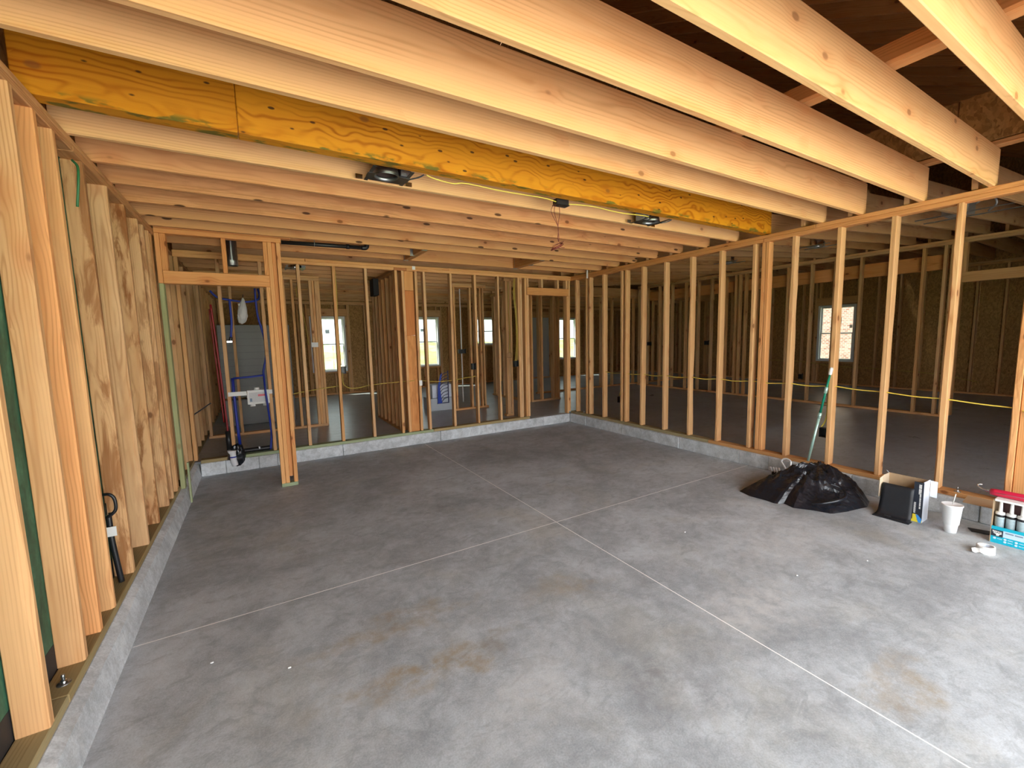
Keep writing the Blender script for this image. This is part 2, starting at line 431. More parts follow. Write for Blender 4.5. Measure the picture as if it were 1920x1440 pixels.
def brick_mat():
    m, nt, bsdf = new_mat('pale_brick'); b = NB(nt); tc = b.n('ShaderNodeTexCoord')
    mp = b.n('ShaderNodeMapping'); mp.inputs['Rotation'].default_value = (math.pi / 2, 0, math.pi / 2); b.link(tc.outputs['Object'], mp.inputs[0])
    sw = b.n('ShaderNodeCombineXYZ'); sp = b.n('ShaderNodeSeparateXYZ'); b.link(tc.outputs['Object'], sp.inputs[0]); b.link(sp.outputs[1], sw.inputs[0]); b.link(sp.outputs[2], sw.inputs[1])
    br = b.n('ShaderNodeTexBrick'); b.link(sw.outputs[0], br.inputs['Vector']); br.inputs['Scale'].default_value = 4.2
    br.inputs['Color1'].default_value = (0.30, 0.13, 0.10, 1); br.inputs['Color2'].default_value = (0.46, 0.33, 0.28, 1); br.inputs['Mortar'].default_value = (0.52, 0.50, 0.46, 1); br.inputs['Mortar Size'].default_value = 0.03
    b.link(br.outputs['Color'], bsdf.inputs['Base Color']); bsdf.inputs['Roughness'].default_value = 0.9
    return m
BRICK = brick_mat()

# ------------------------------------------------------------------ lumber
_mesh_cache = {}
def lumber_mesh(L, w, t, mat, wane=0):
    key = (round(L, 3), round(w, 3), round(t, 3), mat.name, wane)
    if key in _mesh_cache: return _mesh_cache[key]
    bm = bmesh.new()
    if wane == 0:
        bm_box(bm, (-L / 2, -w / 2, -t / 2), (L / 2, w / 2, t / 2), min(0.004, w * 0.12, t * 0.12))
    else:
        rnd = random.Random(wane * 17 + int(L * 100)); n = 14; rings = []
        for i in range(n + 1):
            x = -L / 2 + L * i / n
            a = max(0, noise.noise(Vector((x * 2.3, wane * 3.1, 0.4)))) * min(w, t) * 0.75 + 0.003
            c = max(0, noise.noise(Vector((x * 1.9, wane * 5.7, 8.4)))) * min(w, t) * 0.55 + 0.003
            e = 0.003
            pr = [(-w / 2 + a, -t / 2), (w / 2 - e, -t / 2), (w / 2, -t / 2 + e), (w / 2, t / 2 - c), (w / 2 - c, t / 2), (-w / 2 + e, t / 2), (-w / 2, t / 2 - e), (-w / 2, -t / 2 + a)]
            rings.append([bm.verts.new((x, p, q)) for p, q in pr])
        for i in range(n):
            for j in range(8):
                bm.faces.new((rings[i][j], rings[i + 1][j], rings[i + 1][(j + 1) % 8], rings[i][(j + 1) % 8]))
        bm.faces.new(rings[0]); bm.faces.new(list(reversed(rings[-1])))
        bmesh.ops.recalc_face_normals(bm, faces=bm.faces)
    me = bpy.data.meshes.new('lumber'); bm.to_mesh(me); bm.free()
    me.materials.append(mat)
    _mesh_cache[key] = me
    return me

def tint(v=0.10, warm=None):
    k = 1.0 + random.uniform(-v, v * 0.6)
    h = random.uniform(-1, 1) if warm is None else warm
    return (k * (1 + 0.04 * h), k * (1 - 0.03 * h), k * (1 - 0.14 * h), 1.0)

def lumber(name, parent, lo, hi, mat=None, color=None, jitter=0.0, wane=0, bark=0.0):
    mat = mat or WOOD
    lo = Vector(lo); hi = Vector(hi); d = hi - lo; c = (lo + hi) / 2
    ax = max(range(3), key=lambda i: d[i])
    if ax == 0: me = lumber_mesh(d.x, d.y, d.z, mat, wane); rot = (0, 0, 0)
    elif ax == 1: me = lumber_mesh(d.y, d.x, d.z, mat, wane); rot = (0, 0, math.pi / 2)
    else: me = lumber_mesh(d.z, d.y, d.x, mat, wane); rot = (0, -math.pi / 2, 0)
    o = bpy.data.objects.new(name, me); COL.objects.link(o)
    o.parent = parent; o.location = c - root_loc(parent)
    o.rotation_euler = rot
    if jitter:
        a = math.radians(jitter)
        if ax == 2: o.rotation_euler = (random.uniform(-a, a) * 0.4, rot[1] + random.uniform(-a, a) * 0.25, random.uniform(-a, a))
    col = list(color or tint()); col[3] = 1.0 - bark
    o.color = col
    return o

# ------------------------------------------------------------------ dimensions
XL, XR = -0.73, 4.856            # stud faces of the side walls
YB = 6.06                        # stud face of the back wall
F0, FH = 0.0, 0.155              # garage slab, house slab
ZS, ZT = 0.193, 2.515            # top of sill, underside of top plate
ZJ, ZJ2 = 2.591, 2.866           # joists
TH = 0.089; ST = 0.038
YF = 12.0; XE = 12.75; YFR = -1.35

# ------------------------------------------------------------------ ground and floors
bm = bmesh.new(); bmesh.ops.create_grid(bm, x_segments=2, y_segments=2, size=60)
g = obj('ground', bm, GRASS, loc=(4, 5, -0.10)); tag(g, 'green lawn outside around the house', 'lawn', kind='structure')
g2 = obj('driveway', box_bm((-3, -14, -0.09), (9, YFR - 0.13, -0.01)), DRIVEM); tag(g2, 'pale concrete driveway in front of the garage opening', 'driveway', kind='structure')

floor = empty('floor'); tag(floor, 'grey stained concrete garage slab with white cut control joints', 'floor', kind='structure')
JX, JY = 2.0353, 2.756; jw = 0.0038
xs = [(-0.95, JX - jw), (JX + jw, 4.86)]; ys = [(YFR - 0.13, JY - jw), (JY + jw, 6.10)]
for (a, b_) in xs:
    for (c, d) in ys:
        wobj('slab_panel', box_bm((a, c, -0.12), (b_, d, 0.0)), FLOORM, floor)
wobj('joint_filler', box_bm((-0.66, JY - jw, -0.10), (XR - 0.06, JY + jw, -0.0004)), CHALK, floor)
wobj('joint_filler', box_bm((JX - jw, YFR - 0.1, -0.10), (JX + jw, 6.0, -0.0004)), CHALK, floor)
# kerbs under the framing
def curb(y_or_x, cuts, fixed, axis, back):
    for a, b_ in zip(cuts[:-1], cuts[1:]):
        e = random.uniform(-0.004, 0.004)
        if axis == 'y':
            lo, hi = (min(fixed + e, back), a + 0.0015, 0.0), (max(fixed + e, back), b_ - 0.0015, FH)
        else:
            lo, hi = (a + 0.0015, min(fixed + e, back), 0.0), (b_ - 0.0015, max(fixed + e, back), FH)
        bm = box_bm(lo, hi, 0.006)
        wobj('curb_block', bm, CURBM, floor)
curb(None, [YFR, -0.2, 0.9, 1.75, 2.52, 2.86, 3.7, 4.75, 5.6, 6.03], 4.792, 'y', 4.94)
curb(None, [-0.665, -0.42, -0.08, 0.12, 0.9, 2.3, 3.25, 4.2, 4.79], 6.028, 'x', 6.15)
# left kerb with a sloped rough shoulder
lc = [YFR, 1.1, 1.95, 2.6, 3.15, 3.9, 4.95, 6.15]
for a, b_ in zip(lc[:-1], lc[1:]):
    bm = bmesh.new(); rows = []
    n = max(3, int((b_ - a) / 0.12))
    for i in range(n + 1):
        y = a + 0.001 + (b_ - a - 0.002) * i / n
        w = noise.noise(Vector((y * 3.1, 0.3, 1.7))) * 0.008
        rows.append([bm.verts.new(p) for p in ((-0.95, y, 0), (-0.95, y, FH), (XL + 0.005, y, FH), (-0.688 + w, y, FH - 0.028 - w * 0.5), (-0.664 + w * 0.4, y, 0.0))])
    for i in range(n):
        for j in range(5):
            bm.faces.new((rows[i][j], rows[i + 1][j], rows[i + 1][(j + 1) % 5], rows[i][(j + 1) % 5]))
    bm.faces.new(list(reversed(rows[0]))); bm.faces.new(rows[-1]); bmesh.ops.recalc_face_normals(bm, faces=bm.faces)
    wobj('curb_block', bm, CURBM, floor)

fh = empty('floor', (6, 9, 0)); tag(fh, 'raised dark concrete slab of the house rooms beyond the studs', 'floor', kind='structure')
wobj('slab_panel', box_bm((-0.95, 6.15, -0.1), (4.94, YF + 0.15, FH)), SLABM, fh)
wobj('slab_panel', box_bm((4.94, YFR - 0.1, -0.1), (XE + 0.15, YF + 0.15, FH)), SLABM, fh)

# ------------------------------------------------------------------ left wall
wl = empty('wall_left', (XL - 0.04, 3.0, FH)); tag(wl, 'bare stud wall beside the camera with green sheathing behind it', 'stud wall', kind='structure')
lumber('sill_plate', wl, (XL - TH, YFR, FH), (XL + 0.003, 2.2, ZS), TREATED)
lumber('sill_plate', wl, (XL - TH, 2.203, FH), (XL + 0.003, 5.06, ZS), TREATED)
lumber('sill_plate', wl, (XL - TH, 5.16, FH), (XL + 0.003, YF, ZS), TREATED)
ZTL = 2.53
lumber('top_plate', wl, (XL - TH, YFR, ZTL), (XL, 3.1, ZTL + 0.035), color=(0.80, 0.68, 0.62, 1))
lumber('top_plate', wl, (XL - TH, 3.104, ZTL), (XL, YF, ZTL + 0.035), color=(0.82, 0.70, 0.62, 1))
lumber('top_plate', wl, (XL - TH, YFR, ZTL + 0.035), (XL + 0.002, 5.05, ZTL + 0.061), color=(0.85, 0.74, 0.66, 1))
left = [(-1.0, 0, 0), (-0.6, 0, 0), (-0.2, 0, 0), (0.40, 0, 0), (0.81, 0, 0), (1.22, 0, 0), (1.62, 0, 0), (2.035, 0, 0), (2.415, 0.05, 0), (2.625, 0, 1), (2.835, 0.1, 0), (3.235, 0.7, 0), (3.655, 0.15, 0), (4.06, 0.8, 0), (4.46, 0.55, 0), (4.66, 0.6, 0), (4.87, 0.35, 0)]
for (y, bark, kind) in left:
    c = tint(0.07)
    if kind == 1: c = (1.10, 0.90, 0.74, 1)
    lumber('stud', wl, (XL - TH, y, ZS), (XL, y + ST, ZTL), WOOD, c, 0.8, wane=(int(y * 10) % 5 + 1 if y in (2.035, 2.415, 2.835, 3.655) else 0), bark=bark)
lumber('stud', wl, (XL - TH, 2.885, ZS), (XL - 0.02, 2.925, ZTL), WOOD, (0.85, 0.8, 0.78, 1), 0, bark=0.95)
lumber('stud', wl, (XL - TH, 4.98, ZS), (XL - 0.005, 5.02, ZTL), WOOD, (0.95, 0.9, 0.85, 1), 0, bark=0.25)
y = 5.28
while y < YF - 0.2:
    lumber('stud', wl, (XL - TH, y, ZS), (XL, y + ST, ZTL), WOOD, tint(0.12), 0.8, bark=random.choice([0, 0, 0.3])); y += 0.4064
for a in (YFR, 1.22, 3.66, 6.1, 8.54, 10.98):
    b_ = {YFR: 1.218}.get(a, min(a + 2.437, YF + 0.1))
    wobj('sheathing_panel', box_bm((XL - TH - 0.014, a, 0.30), (XL - TH - 0.002, b_, 3.2)), GREENSHEATH, wl)
wobj('flashing', box_bm((XL - TH - 0.012, YFR, FH), (XL - TH - 0.001, YF + 0.1, 0.305)), BLACKMAT, wl)

# ------------------------------------------------------------------ right wall
wr = empty('wall_right', (XR + 0.045, 3.0, FH)); tag(wr, 'open stud wall between the garage and the dark room', 'stud wall', kind='structure')
lumber('sill_plate', wr, (XR - 0.022, 3.30, FH), (XR + TH, 6.06, ZS), TREATED)
lumber('sill_plate', wr, (XR - 0.022, YFR, FH), (XR + TH, 3.295, ZS), WOOD, (0.80, 0.72, 0.60, 1))
lumber('top_plate', wr, (XR, 2.71, ZT), (XR + TH, 6.15, ZT + 0.038), color=(0.92, 0.74, 0.56, 1))
lumber('top_plate', wr, (XR, YFR, ZT), (XR + TH, 2.705, ZT + 0.038), color=(0.95, 0.76, 0.60, 1))
lumber('top_plate', wr, (XR + 0.002, YFR, ZT + 0.038), (XR + TH, 2.2, ZJ), color=(0.98, 0.80, 0.64, 1))
lumber('top_plate', wr, (XR + 0.002, 2.204, ZT + 0.038), (XR + TH, 6.06, ZJ), color=(0.90, 0.72, 0.52, 1))
Y0 = 5.2594
rs = [Y0 - k * 0.4064 for k in range(11)]
for k, y in enumerate(rs):
    wv = {4: 2, 5: 3, 7: 1, 9: 4, 10: 5}.get(k, 0)
    lumber('stud', wr, (XR, y - ST, ZS), (XR + TH, y, ZT), WOOD, tint(0.06, random.uniform(-0.6, 0.3)), 0.9, wane=wv)
for y in (Y0 - 0.4064 - 0.082, 5.676, 5.60, 5.95, 2.82 - 0.098, 2.82 - 0.140):
    lumber('stud', wr, (XR + 0.004, y - ST, ZS), (XR + TH, y, ZT), WOOD, (1.04, 0.88, 0.74, 1) if y < 3 else tint(0.08), 0.5)
lumber('stud', wr, (XR, 0.80 - ST, ZS), (XR + TH, 0.80, ZT), WOOD, (1.05, 0.95, 0.85, 1), 0, bark=0.35, wane=2)
lumber('stud', wr, (XR + 0.012, 0.67, ZS), (XR + 0.050, 0.759, ZT), WOOD, (1.0, 0.86, 0.70, 1))
lumber('stud', wr, (XR, 0.63, ZS), (XR + TH, 0.668, ZT), WOOD, (1.06, 0.86, 0.74, 1))
for y in (0.25, -0.15, -0.56, -0.97, -1.3):
    lumber('stud', wr, (XR, y - ST, ZS), (XR + TH, y, ZT))

# ------------------------------------------------------------------ back wall
wb = empty('wall_back', (2.0, YB + 0.045, FH)); tag(wb, 'open stud wall with a door opening at the back of the garage', 'stud wall', kind='structure')
lumber('sill_plate', wb, (-0.66, YB - 0.02, FH), (-0.40, YB + TH, ZS), TREATED)
lumber('sill_plate', wb, (-0.28, YB - 0.02, FH), (2.2, YB + TH, ZS), TREATGREEN)
lumber('sill_plate', wb, (2.204, YB - 0.02, FH), (3.93, YB + TH, ZS), TREATED)
lumber('top_plate', wb, (-0.73, YB, ZT), (1.72, YB + TH, ZT + 0.038), color=(1.06, 0.98, 0.84, 1))
lumber('top_plate', wb, (1.90, YB, ZT), (XR, YB + TH, ZT + 0.038), color=(1.05, 0.96, 0.82, 1))
lumber('top_plate', wb, (1.722, YB + 0.006, ZT), (1.898, YB + TH, ZT + 0.038), color=(0.72, 0.52, 0.42, 1))
lumber('top_plate', wb, (-0.73, YB + 0.004, ZT + 0.038), (0.60, YB + TH, ZJ), color=(0.95, 0.85, 0.70, 1))
lumber('top_plate', wb, (0.604, YB + 0.004, ZT + 0.038), (2.55, YB + TH, ZJ), color=(1.02, 0.92, 0.76, 1))
lumber('top_plate', wb, (2.554, YB + 0.004, ZT + 0.038), (XR, YB + TH, ZJ), color=(0.98, 0.86, 0.70, 1))
bx = [-0.725, -0.345, 0.083, 0.494, 0.909, 1.32, 1.73, 1.828, 2.012, 2.14, 2.55, 2.96, 3.37, 3.75, 3.79, 3.88, 4.80]
for i, x in enumerate(bx):
    lumber('stud', wb, (x, YB, ZS), (x + ST, YB + TH, ZT), WOOD, tint(0.09), 0.9, wane=(i % 4 + 1 if x in (2.14, 2.55, 2.96, 0.909, 3.37) else 0))
lumber('blocking', wb, (1.868, YB + 0.02, 2.243), (1.998, YB + 0.058, ZT), WOOD, (1.0, 0.86, 0.66, 1))
lumber('blocking', wb, (1.868, YB + 0.020, 1.605), (1.998, YB + 0.058, 2.241), WOOD, (0.86, 0.55, 0.36, 1))
lumber('blocking', wb, (1.868, YB + 0.020, ZS), (1.998, YB + 0.058, 1.603), WOOD, (1.0, 0.76, 0.54, 1), bark=0.3)
for x in (3.92, 4.762): lumber('stud', wb, (x, YB, FH if x > 4 else ZS), (x + ST, YB + TH, 2.245), WOOD, tint(0.05))
lumber('header', wb, (3.93, YB, 2.248), (4.80, YB + 0.042, 2.37), color=(0.90, 0.72, 0.52, 1))
lumber('header', wb, (3.93, YB + 0.045, 2.248), (4.80, YB + TH, 2.37), color=(0.90, 0.72, 0.52, 1))
for x in (3.93, 4.22, 4.56, 4.745): lumber('cripple', wb, (x, YB, 2.372), (x + ST, YB + TH, ZT))

# ------------------------------------------------------------------ alcove frame in front of the back wall
wa = empty('wall_alcove', (0.2, 5.11, 0)); tag(wa, 'short framed opening with a header standing in front of the back wall', 'stud wall', kind='structure')
AY = 5.065
lumber('bottom_plate', wa, (0.122, AY, 0.0), (0.281, AY + TH, 0.038), TREATGREEN)
lumber('stud', wa, (0.124, AY, 0.038), (0.162, AY + TH, 2.105), WOOD, (1.08, 0.98, 0.82, 1))
lumber('stud', wa, (0.164, AY, 0.038), (0.202, AY + TH, 2.555), WOOD, (1.05, 0.93, 0.76, 1))
lumber('stud', wa, (0.203, AY + 0.034, 0.10), (0.2415, AY + TH, 2.555), WOOD, (0.92, 0.74, 0.58, 1))
lumber('stud', wa, (0.243, AY, 0.038), (0.281, AY + TH, 2.555), WOOD, (1.05, 0.93, 0.78, 1))
lumber('header', wa, (-0.69, AY, 2.107), (0.1635, AY + 0.042, 2.222), color=(1.02, 0.84, 0.64, 1))
lumber('header', wa, (-0.69, AY + 0.045, 2.107), (0.1635, AY + TH, 2.222), color=(0.9, 0.74, 0.56, 1))
lumber('stud', wa, (-0.729, AY, FH), (-0.692, AY + TH, 2.105), TREATGREEN)
lumber('stud', wa, (-0.729, AY, 2.106), (-0.692, AY + TH, 2.555), WOOD, (1.02, 0.82, 0.64, 1))
lumber('strip', wa, (-0.668, AY + 0.02, 0.0), (-0.652, AY + 0.06, 0.40), TREATGREEN)
lumber('cripple', wa, (-0.691, AY, 2.223), (-0.645, AY + TH, 2.555), color=(1.0, 0.80, 0.60, 1))
lumber('cripple', wa, (-0.225, AY, 2.223), (-0.187, AY + TH, 2.555), color=(1.02, 0.82, 0.62, 1))
lumber('cripple', wa, (0.125, AY, 2.223), (0.1625, AY + TH, 2.555), color=(1.0, 0.80, 0.60, 1))
lumber('top_plate', wa, (-0.729, AY, 2.556), (0.292, AY + TH, 2.600), color=(1.04, 0.82, 0.62, 1))
lumber('top_plate', wa, (-0.729, AY + 0.004, 2.601), (0.378, AY + TH, 2.646), color=(0.98, 0.74, 0.54, 1))

# ------------------------------------------------------------------ ceiling joists over the garage
ce = empty('ceiling', (2.0, 3.0, ZJ)); tag(ce, 'open wooden ceiling joists over the garage with an amber beam', 'ceiling joists', kind='structure')
XJ0, XJ1 = XL - 0.06, 4.918
jc = {0: (1.10, 1.02, 0.92, 1)}
for i, y in enumerate((-1.0, -0.6, -0.20, 0.205, 0.602, 0.997, 1.395, 1.815, 2.135)):
    lumber('joist', ce, (XJ0, y, ZJ), (XJ1, y + ST, ZJ2), WOODJ, (1.06 + random.uniform(-.04, .04), 1.02, 0.95, 1))
for (xa, xb, tn) in ((XJ0, -0.002, (0.92, 0.90, 0.9, 1)), (0.0, 4.905, (1, 1, 1, 1))):
    bmo = lumber('laminated_beam', ce, (xa, 2.655, ZJ + 0.006), (xb, 2.745, ZJ2 - 0.02), AMBER, tn); bmo['label'] = 'amber stained laminated beam'
for i, y in enumerate((3.025, 3.40, 3.785, 4.19, 4.575, 4.93)):
    lumber('joist', ce, (XJ0, y, ZJ), (XJ1, y + ST, ZJ2), WOODJ if i < 1 else KNOTTY, [(1.05, 1.02, 0.98, 1), (1.0, 0.86, 0.74, 1), (0.94, 0.80, 0.70, 1), (0.98, 0.84, 0.72, 1), (0.88, 0.78, 0.66, 1), (0.98, 0.88, 0.72, 1)][i], bark=(0.2 if i in (2, 3) else 0))
lumber('joist', ce, (0.30, 5.33, ZJ), (1.76, 5.368, ZJ2), WOOD, (0.98, 0.88, 0.74, 1))
lumber('joist', ce, (3.545, 5.33, ZJ), (XJ1, 5.368, ZJ2), WOOD, (1.0, 0.9, 0.78, 1))
lumber('joist', ce, (XJ0, 5.72, ZJ + 0.01), (XJ1, 5.758, ZJ2), WOOD, (0.95, 0.82, 0.68, 1))
for x in (1.765, 1.806, 3.462, 3.503):
    lumber('trimmer', ce, (x, 4.972, ZJ), (x + ST, 5.718, ZJ2), WOOD, (0.85, 0.72, 0.58, 1))
for (x, y) in ((1.76, 5.35), (3.545, 5.35), (1.79, 5.70), (3.49, 5.70), (1.79, 4.975), (3.49, 4.975)):
    bm = bmesh.new(); bm_box(bm, (x - 0.03, y - 0.024, ZJ - 0.002), (x + 0.03, y + 0.024, ZJ + 0.004)); bm_box(bm, (x - 0.03, y - 0.026, ZJ), (x + 0.03, y - 0.022, ZJ + 0.18)); bm_box(bm, (x - 0.03, y + 0.022, ZJ), (x + 0.03, y + 0.026, ZJ + 0.18))
    wobj('joist_hanger', bm, GALV, ce)
# strongbacks lying on the joists
lumber('strongback', ce, (2.862, -1.2, ZJ2 + 0.002), (2.951, 5.9, ZJ2 + 0.04), WOOD, (1.08, 0.98, 0.84, 1))
lumber('strongback', ce, (2.822, -1.2, ZJ2 + 0.002), (2.860, 5.9, ZJ2 + 0.092), WOOD, (0.9, 0.68, 0.48, 1))
lumber('strongback', ce, (4.80, -1.2, ZJ2 + 0.002), (4.889, 5.9, ZJ2 + 0.04), WOOD, (1.0, 0.92, 0.80, 1))

# house joists beyond the side wall and beyond the back wall
ch = empty('ceiling', (8.0, 6.0, 2.6)); tag(ch, 'dark ceiling joists over the house rooms beyond the stud walls', 'ceiling joists', kind='structure')
def sloped(name, parent, p0, p1, w, d, mat, color):
    p0 = Vector(p0); p1 = Vector(p1); v = p1 - p0; L = v.length
    o = bpy.data.objects.new(name, lumber_mesh(L, w, d, mat)); COL.objects.link(o); o.parent = parent
    o.location = (p0 + p1) / 2 - root_loc(parent)
    o.rotation_euler = v.to_track_quat('X', 'Z').to_euler(); o.color = color
    return o
y = -1.38 + 0.4064 * 0.02
while y < 8.3:
    sloped('joist', ch, (XR + 0.02, y + 0.045, ZJ + 0.125), (9.25, y + 0.045, 2.995), ST, 0.235, WOOD, tint(0.08)); y += 0.4064
y = 6.55
while y < 11.9:
    lumber('joist', ch, (XL - 0.05, y, ZJ + 0.005), (4.8, y + ST, ZJ + 0.215), WOOD, tint(0.08)); 
    if y > 8.4: lumber('joist', ch, (4.85, y, ZJ + 0.005), (XE, y + ST, ZJ + 0.215), WOOD, tint(0.08))
    y += 0.4064
y = 0.1
while y < 8.3:
    lumber('joist', ch, (9.26, y, 2.875), (XE + 0.05, y + ST, 3.09), WOOD, tint(0.08)); y += 0.4064

# ------------------------------------------------------------------ interior partition walls
def stud_wall(name, label, axis, pos, a, b_, studs, zt=ZT, opening=None, thick=TH, extra=()):
    """axis 'x': runs along x at y=pos (face towards the camera), axis 'y': runs along y at x=pos"""
    w = empty(name, ((a + b_) / 2, pos, FH) if axis == 'x' else (pos, (a + b_) / 2, FH)); tag(w, label, 'stud wall', kind='structure')
    def P(u0, u1, z0, z1, o0=0.0, o1=thick, nm='stud', **k):
        if axis == 'x': return lumber(nm, w, (u0, pos + o0, z0), (u1, pos + o1, z1), **k)
        return lumber(nm, w, (pos + o0, u0, z0), (pos + o1, u1, z1), **k)
    if opening is None: P(a, b_, FH, ZS, nm='sill_plate', mat=WOOD)
    else:
        if opening[0] - a > 0.05: P(a, opening[0], FH, ZS, nm='sill_plate')
        if b_ - opening[1] > 0.05: P(opening[1], b_, FH, ZS, nm='sill_plate')
        P(opening[0], opening[1], opening[2], opening[2] + 0.15, nm='header')
        for u in (opening[0], (opening[0] + opening[1]) / 2, opening[1] - ST): P(u, u + ST, opening[2] + 0.152, zt, nm='cripple')
    P(a, b_, zt, zt + 0.037, nm='top_plate'); P(a, b_, zt + 0.038, zt + 0.075, 0.002, thick, nm='top_plate')
    for u in studs: P(u, u + ST, ZS, zt, jitter=0.8)
    for (u0, u1, o0, o1) in extra: P(u0, u1, ZS, zt, o0, o1)
    return w
stud_wall('wall_laundry', 'stud wall behind the alcove with a thick post at its end', 'x', 7.58, -0.70, 0.94, [-0.69, -0.30, 0.10, 0.40, 0.52, 0.78, 0.82, 0.86, 0.90])
stud_wall('wall_pantry', 'stud wall running away from the camera beyond the back wall', 'y', 1.80, 6.42, 7.82, [6.42, 6.62, 6.86, 7.10, 7.34, 7.58, 7.78], thick=0.14)
stud_wall('wall_hall', 'stud wall with grouped studs in the middle of the house', 'x', 7.58, 3.22, 3.95, [3.25, 3.58, 3.70, 3.80, 3.86])
stud_wall('wall_corridor', 'stud wall beside the door opening deep in the house', 'y', 4.90, 7.62, 9.2, [7.62, 7.66, 7.95, 8.35, 8.62, 8.66, 9.02, 9.10])
stud_wall('wall_entry', 'stud wall seen through the back door opening', 'x', 7.56, 4.99, 5.75, [4.99, 5.25, 5.55, 5.60, 5.70])
stud_wall('wall_closet', 'short pair of studs just beyond the back wall', 'x', 6.46, 3.72, 3.87, [3.745, 3.785], extra=((3.83, 3.868, 0, TH),))
stud_wall('wall_den', 'long dark stud wall across the room beyond the side wall', 'y', 9.10, 2.18, 8.45, [8.40, 8.10, 7.7, 7.3, 6.9, 6.55, 6.21, 5.85, 5.62, 5.53, 5.40, 4.95, 4.55, 4.13, 3.75, 3.36, 2.96, 2.55, 2.30, 2.22, 2.18], zt=2.79)
stud_wall('wall_study', 'dark stud wall with a wide opening in the far room', 'y', 9.10, 0.2, 2.17, [0.25, 0.6, 2.12], zt=2.79, opening=(0.7, 2.12, 2.21))
stud_wall('wall_bedroom', 'stud wall crossing behind the dark rooms', 'x', 8.62, 5.85, 12.7, [5.9 + 0.4064 * i for i in range(17)], zt=2.56)
wdb = bpy.data.objects['wall_den']
lumber('header', wdb, (9.20, 2.2, 2.44), (9.238, 8.4, 2.67), color=(0.9, 0.68, 0.5, 1))

# ------------------------------------------------------------------ exterior walls with windows and a door
def ext_wall(name, label, axis, pos, a, b_, holes, zt, sheath, ztop=3.14):
    """outer wall, face towards the room at pos, sheathing at pos+TH; holes: (u0,u1,z0,z1)"""
    w = empty(name, ((a + b_) / 2, pos, FH) if axis == 'x' else (pos, (a + b_) / 2, FH)); tag(w, label, 'stud wall', kind='structure')
    def P(u0, u1, z0, z1, nm, o0=0.0, o1=TH):
        if axis == 'x': return lumber(nm, w, (u0, pos + o0, z0), (u1, pos + o1, z1), WOOD, tint(0.1))
        return lumber(nm, w, (pos + o0, u0, z0), (pos + o1, u1, z1), WOOD, tint(0.1))
    P(a, b_, FH, ZS, 'sill_plate'); P(a, b_, zt, zt + 0.037, 'top_plate'); P(a, b_, zt + 0.038, zt + 0.075, 'top_plate')
    u = a
    while u < b_ - ST:
        hit = [h for h in holes if h[0] - 0.06 < u < h[1] + 0.03]
        if not hit: P(u, u + ST, ZS, zt, 'stud')
        elif hit[0][2] > 0.4:
            P(u, u + ST, ZS, hit[0][2] - 0.045, 'cripple'); P(u, u + ST, hit[0][3] + 0.20, zt, 'cripple')
        u += 0.4064
    for (u0, u1, z0, z1) in holes:
        P(u0 - 0.09, u0 - 0.052, ZS, zt, 'stud'); P(u0 - 0.05, u0 - 0.012, ZS, z1, 'stud'); P(u1 + 0.012, u1 + 0.05, ZS, z1, 'stud'); P(u1 + 0.052, u1 + 0.09, ZS, zt, 'stud')
        P(u0 - 0.05, u1 + 0.05, z1 + 0.012, z1 + 0.195, 'header')
        if z0 > 0.4: P(u0 - 0.01, u1 + 0.01, z0 - 0.042, z0 - 0.004, 'rough_sill')
    # sheathing around holes, panel by panel
    hs = sorted(holes); cuts = [a - 0.1] + [v for h in hs for v in (h[0], h[1])] + [b_ + 0.1]
    def S(u0, u1, z0, z1):
        if u1 - u0 < 0.01 or z1 - z0 < 0.01: return
        if axis == 'x': bm = box_bm((u0, pos + TH + 0.001, z0), (u1, pos + TH + 0.013, z1))
        else: bm = box_bm((pos + TH + 0.001, u0, z0), (pos + TH + 0.013, u1, z1))
        wobj('sheathing_panel', bm, sheath, w)
    for i in range(0, len(cuts) - 1):
        u0, u1 = cuts[i], cuts[i + 1]
        if i % 2 == 0:
            k = max(1, int(math.ceil((u1 - u0) / 1.22)))
            for j in range(k): S(u0 + (u1 - u0) * j / k + 0.001, u0 + (u1 - u0) * (j + 1) / k - 0.001, 0.0, ztop)
        else:
            h = hs[i // 2]; S(u0, u1, 0.0, h[2]); S(u0, u1, h[3], ztop)
    return w
WZ0, WZ1 = 0.76, 2.20
far_holes = [(1.20, 2.04, WZ0, WZ1), (3.82, 4.66, WZ0, WZ1), (5.78, 6.62, 1.33, WZ1), (7.72, 8.64, FH + 0.02, 2.20), (9.02, 9.86, WZ0, WZ1)]
ext_wall('wall_far', 'strand board outer wall with bright windows at the far end of the house', 'x', YF, -0.72, XE, far_holes, 2.50, OSB)
ext_wall('wall_side', 'outer wall of the dark rooms with one bright window', 'y', XE, YFR, YF, [(4.78, 5.60, 0.75, 2.19)], 2.79, OSB, 3.2)
# front wall of the house and the garage door opening (behind the camera)
wf = empty('wall_front', (4, YFR, 0)); tag(wf, 'front outer wall with the wide garage door opening behind the camera', 'wall', kind='structure')
for (lo, hi) in (((-0.85, YFR - 0.102, 0), (-0.64, YFR - 0.09, 3.1)), ((4.78, YFR - 0.102, 0), (XE + 0.1, YFR - 0.09, 3.2)), ((-0.64, YFR - 0.102, 2.50), (4.78, YFR - 0.09, 3.1))):
    wobj('sheathing_panel', box_bm(lo, hi), OSB, wf)
lumber('header', wf, (-0.72, YFR - 0.088, 2.47), (4.85, YFR, 2.585))
for x in (-0.72, -0.68, 4.78, 4.82, 5.2, 6.0, 7.0, 8.0, 9.0, 10, 11, 12): lumber('stud', wf, (x, YFR - 0.088, FH), (x + ST, YFR - 0.002, 2.465 if x < 4.9 else 2.8))

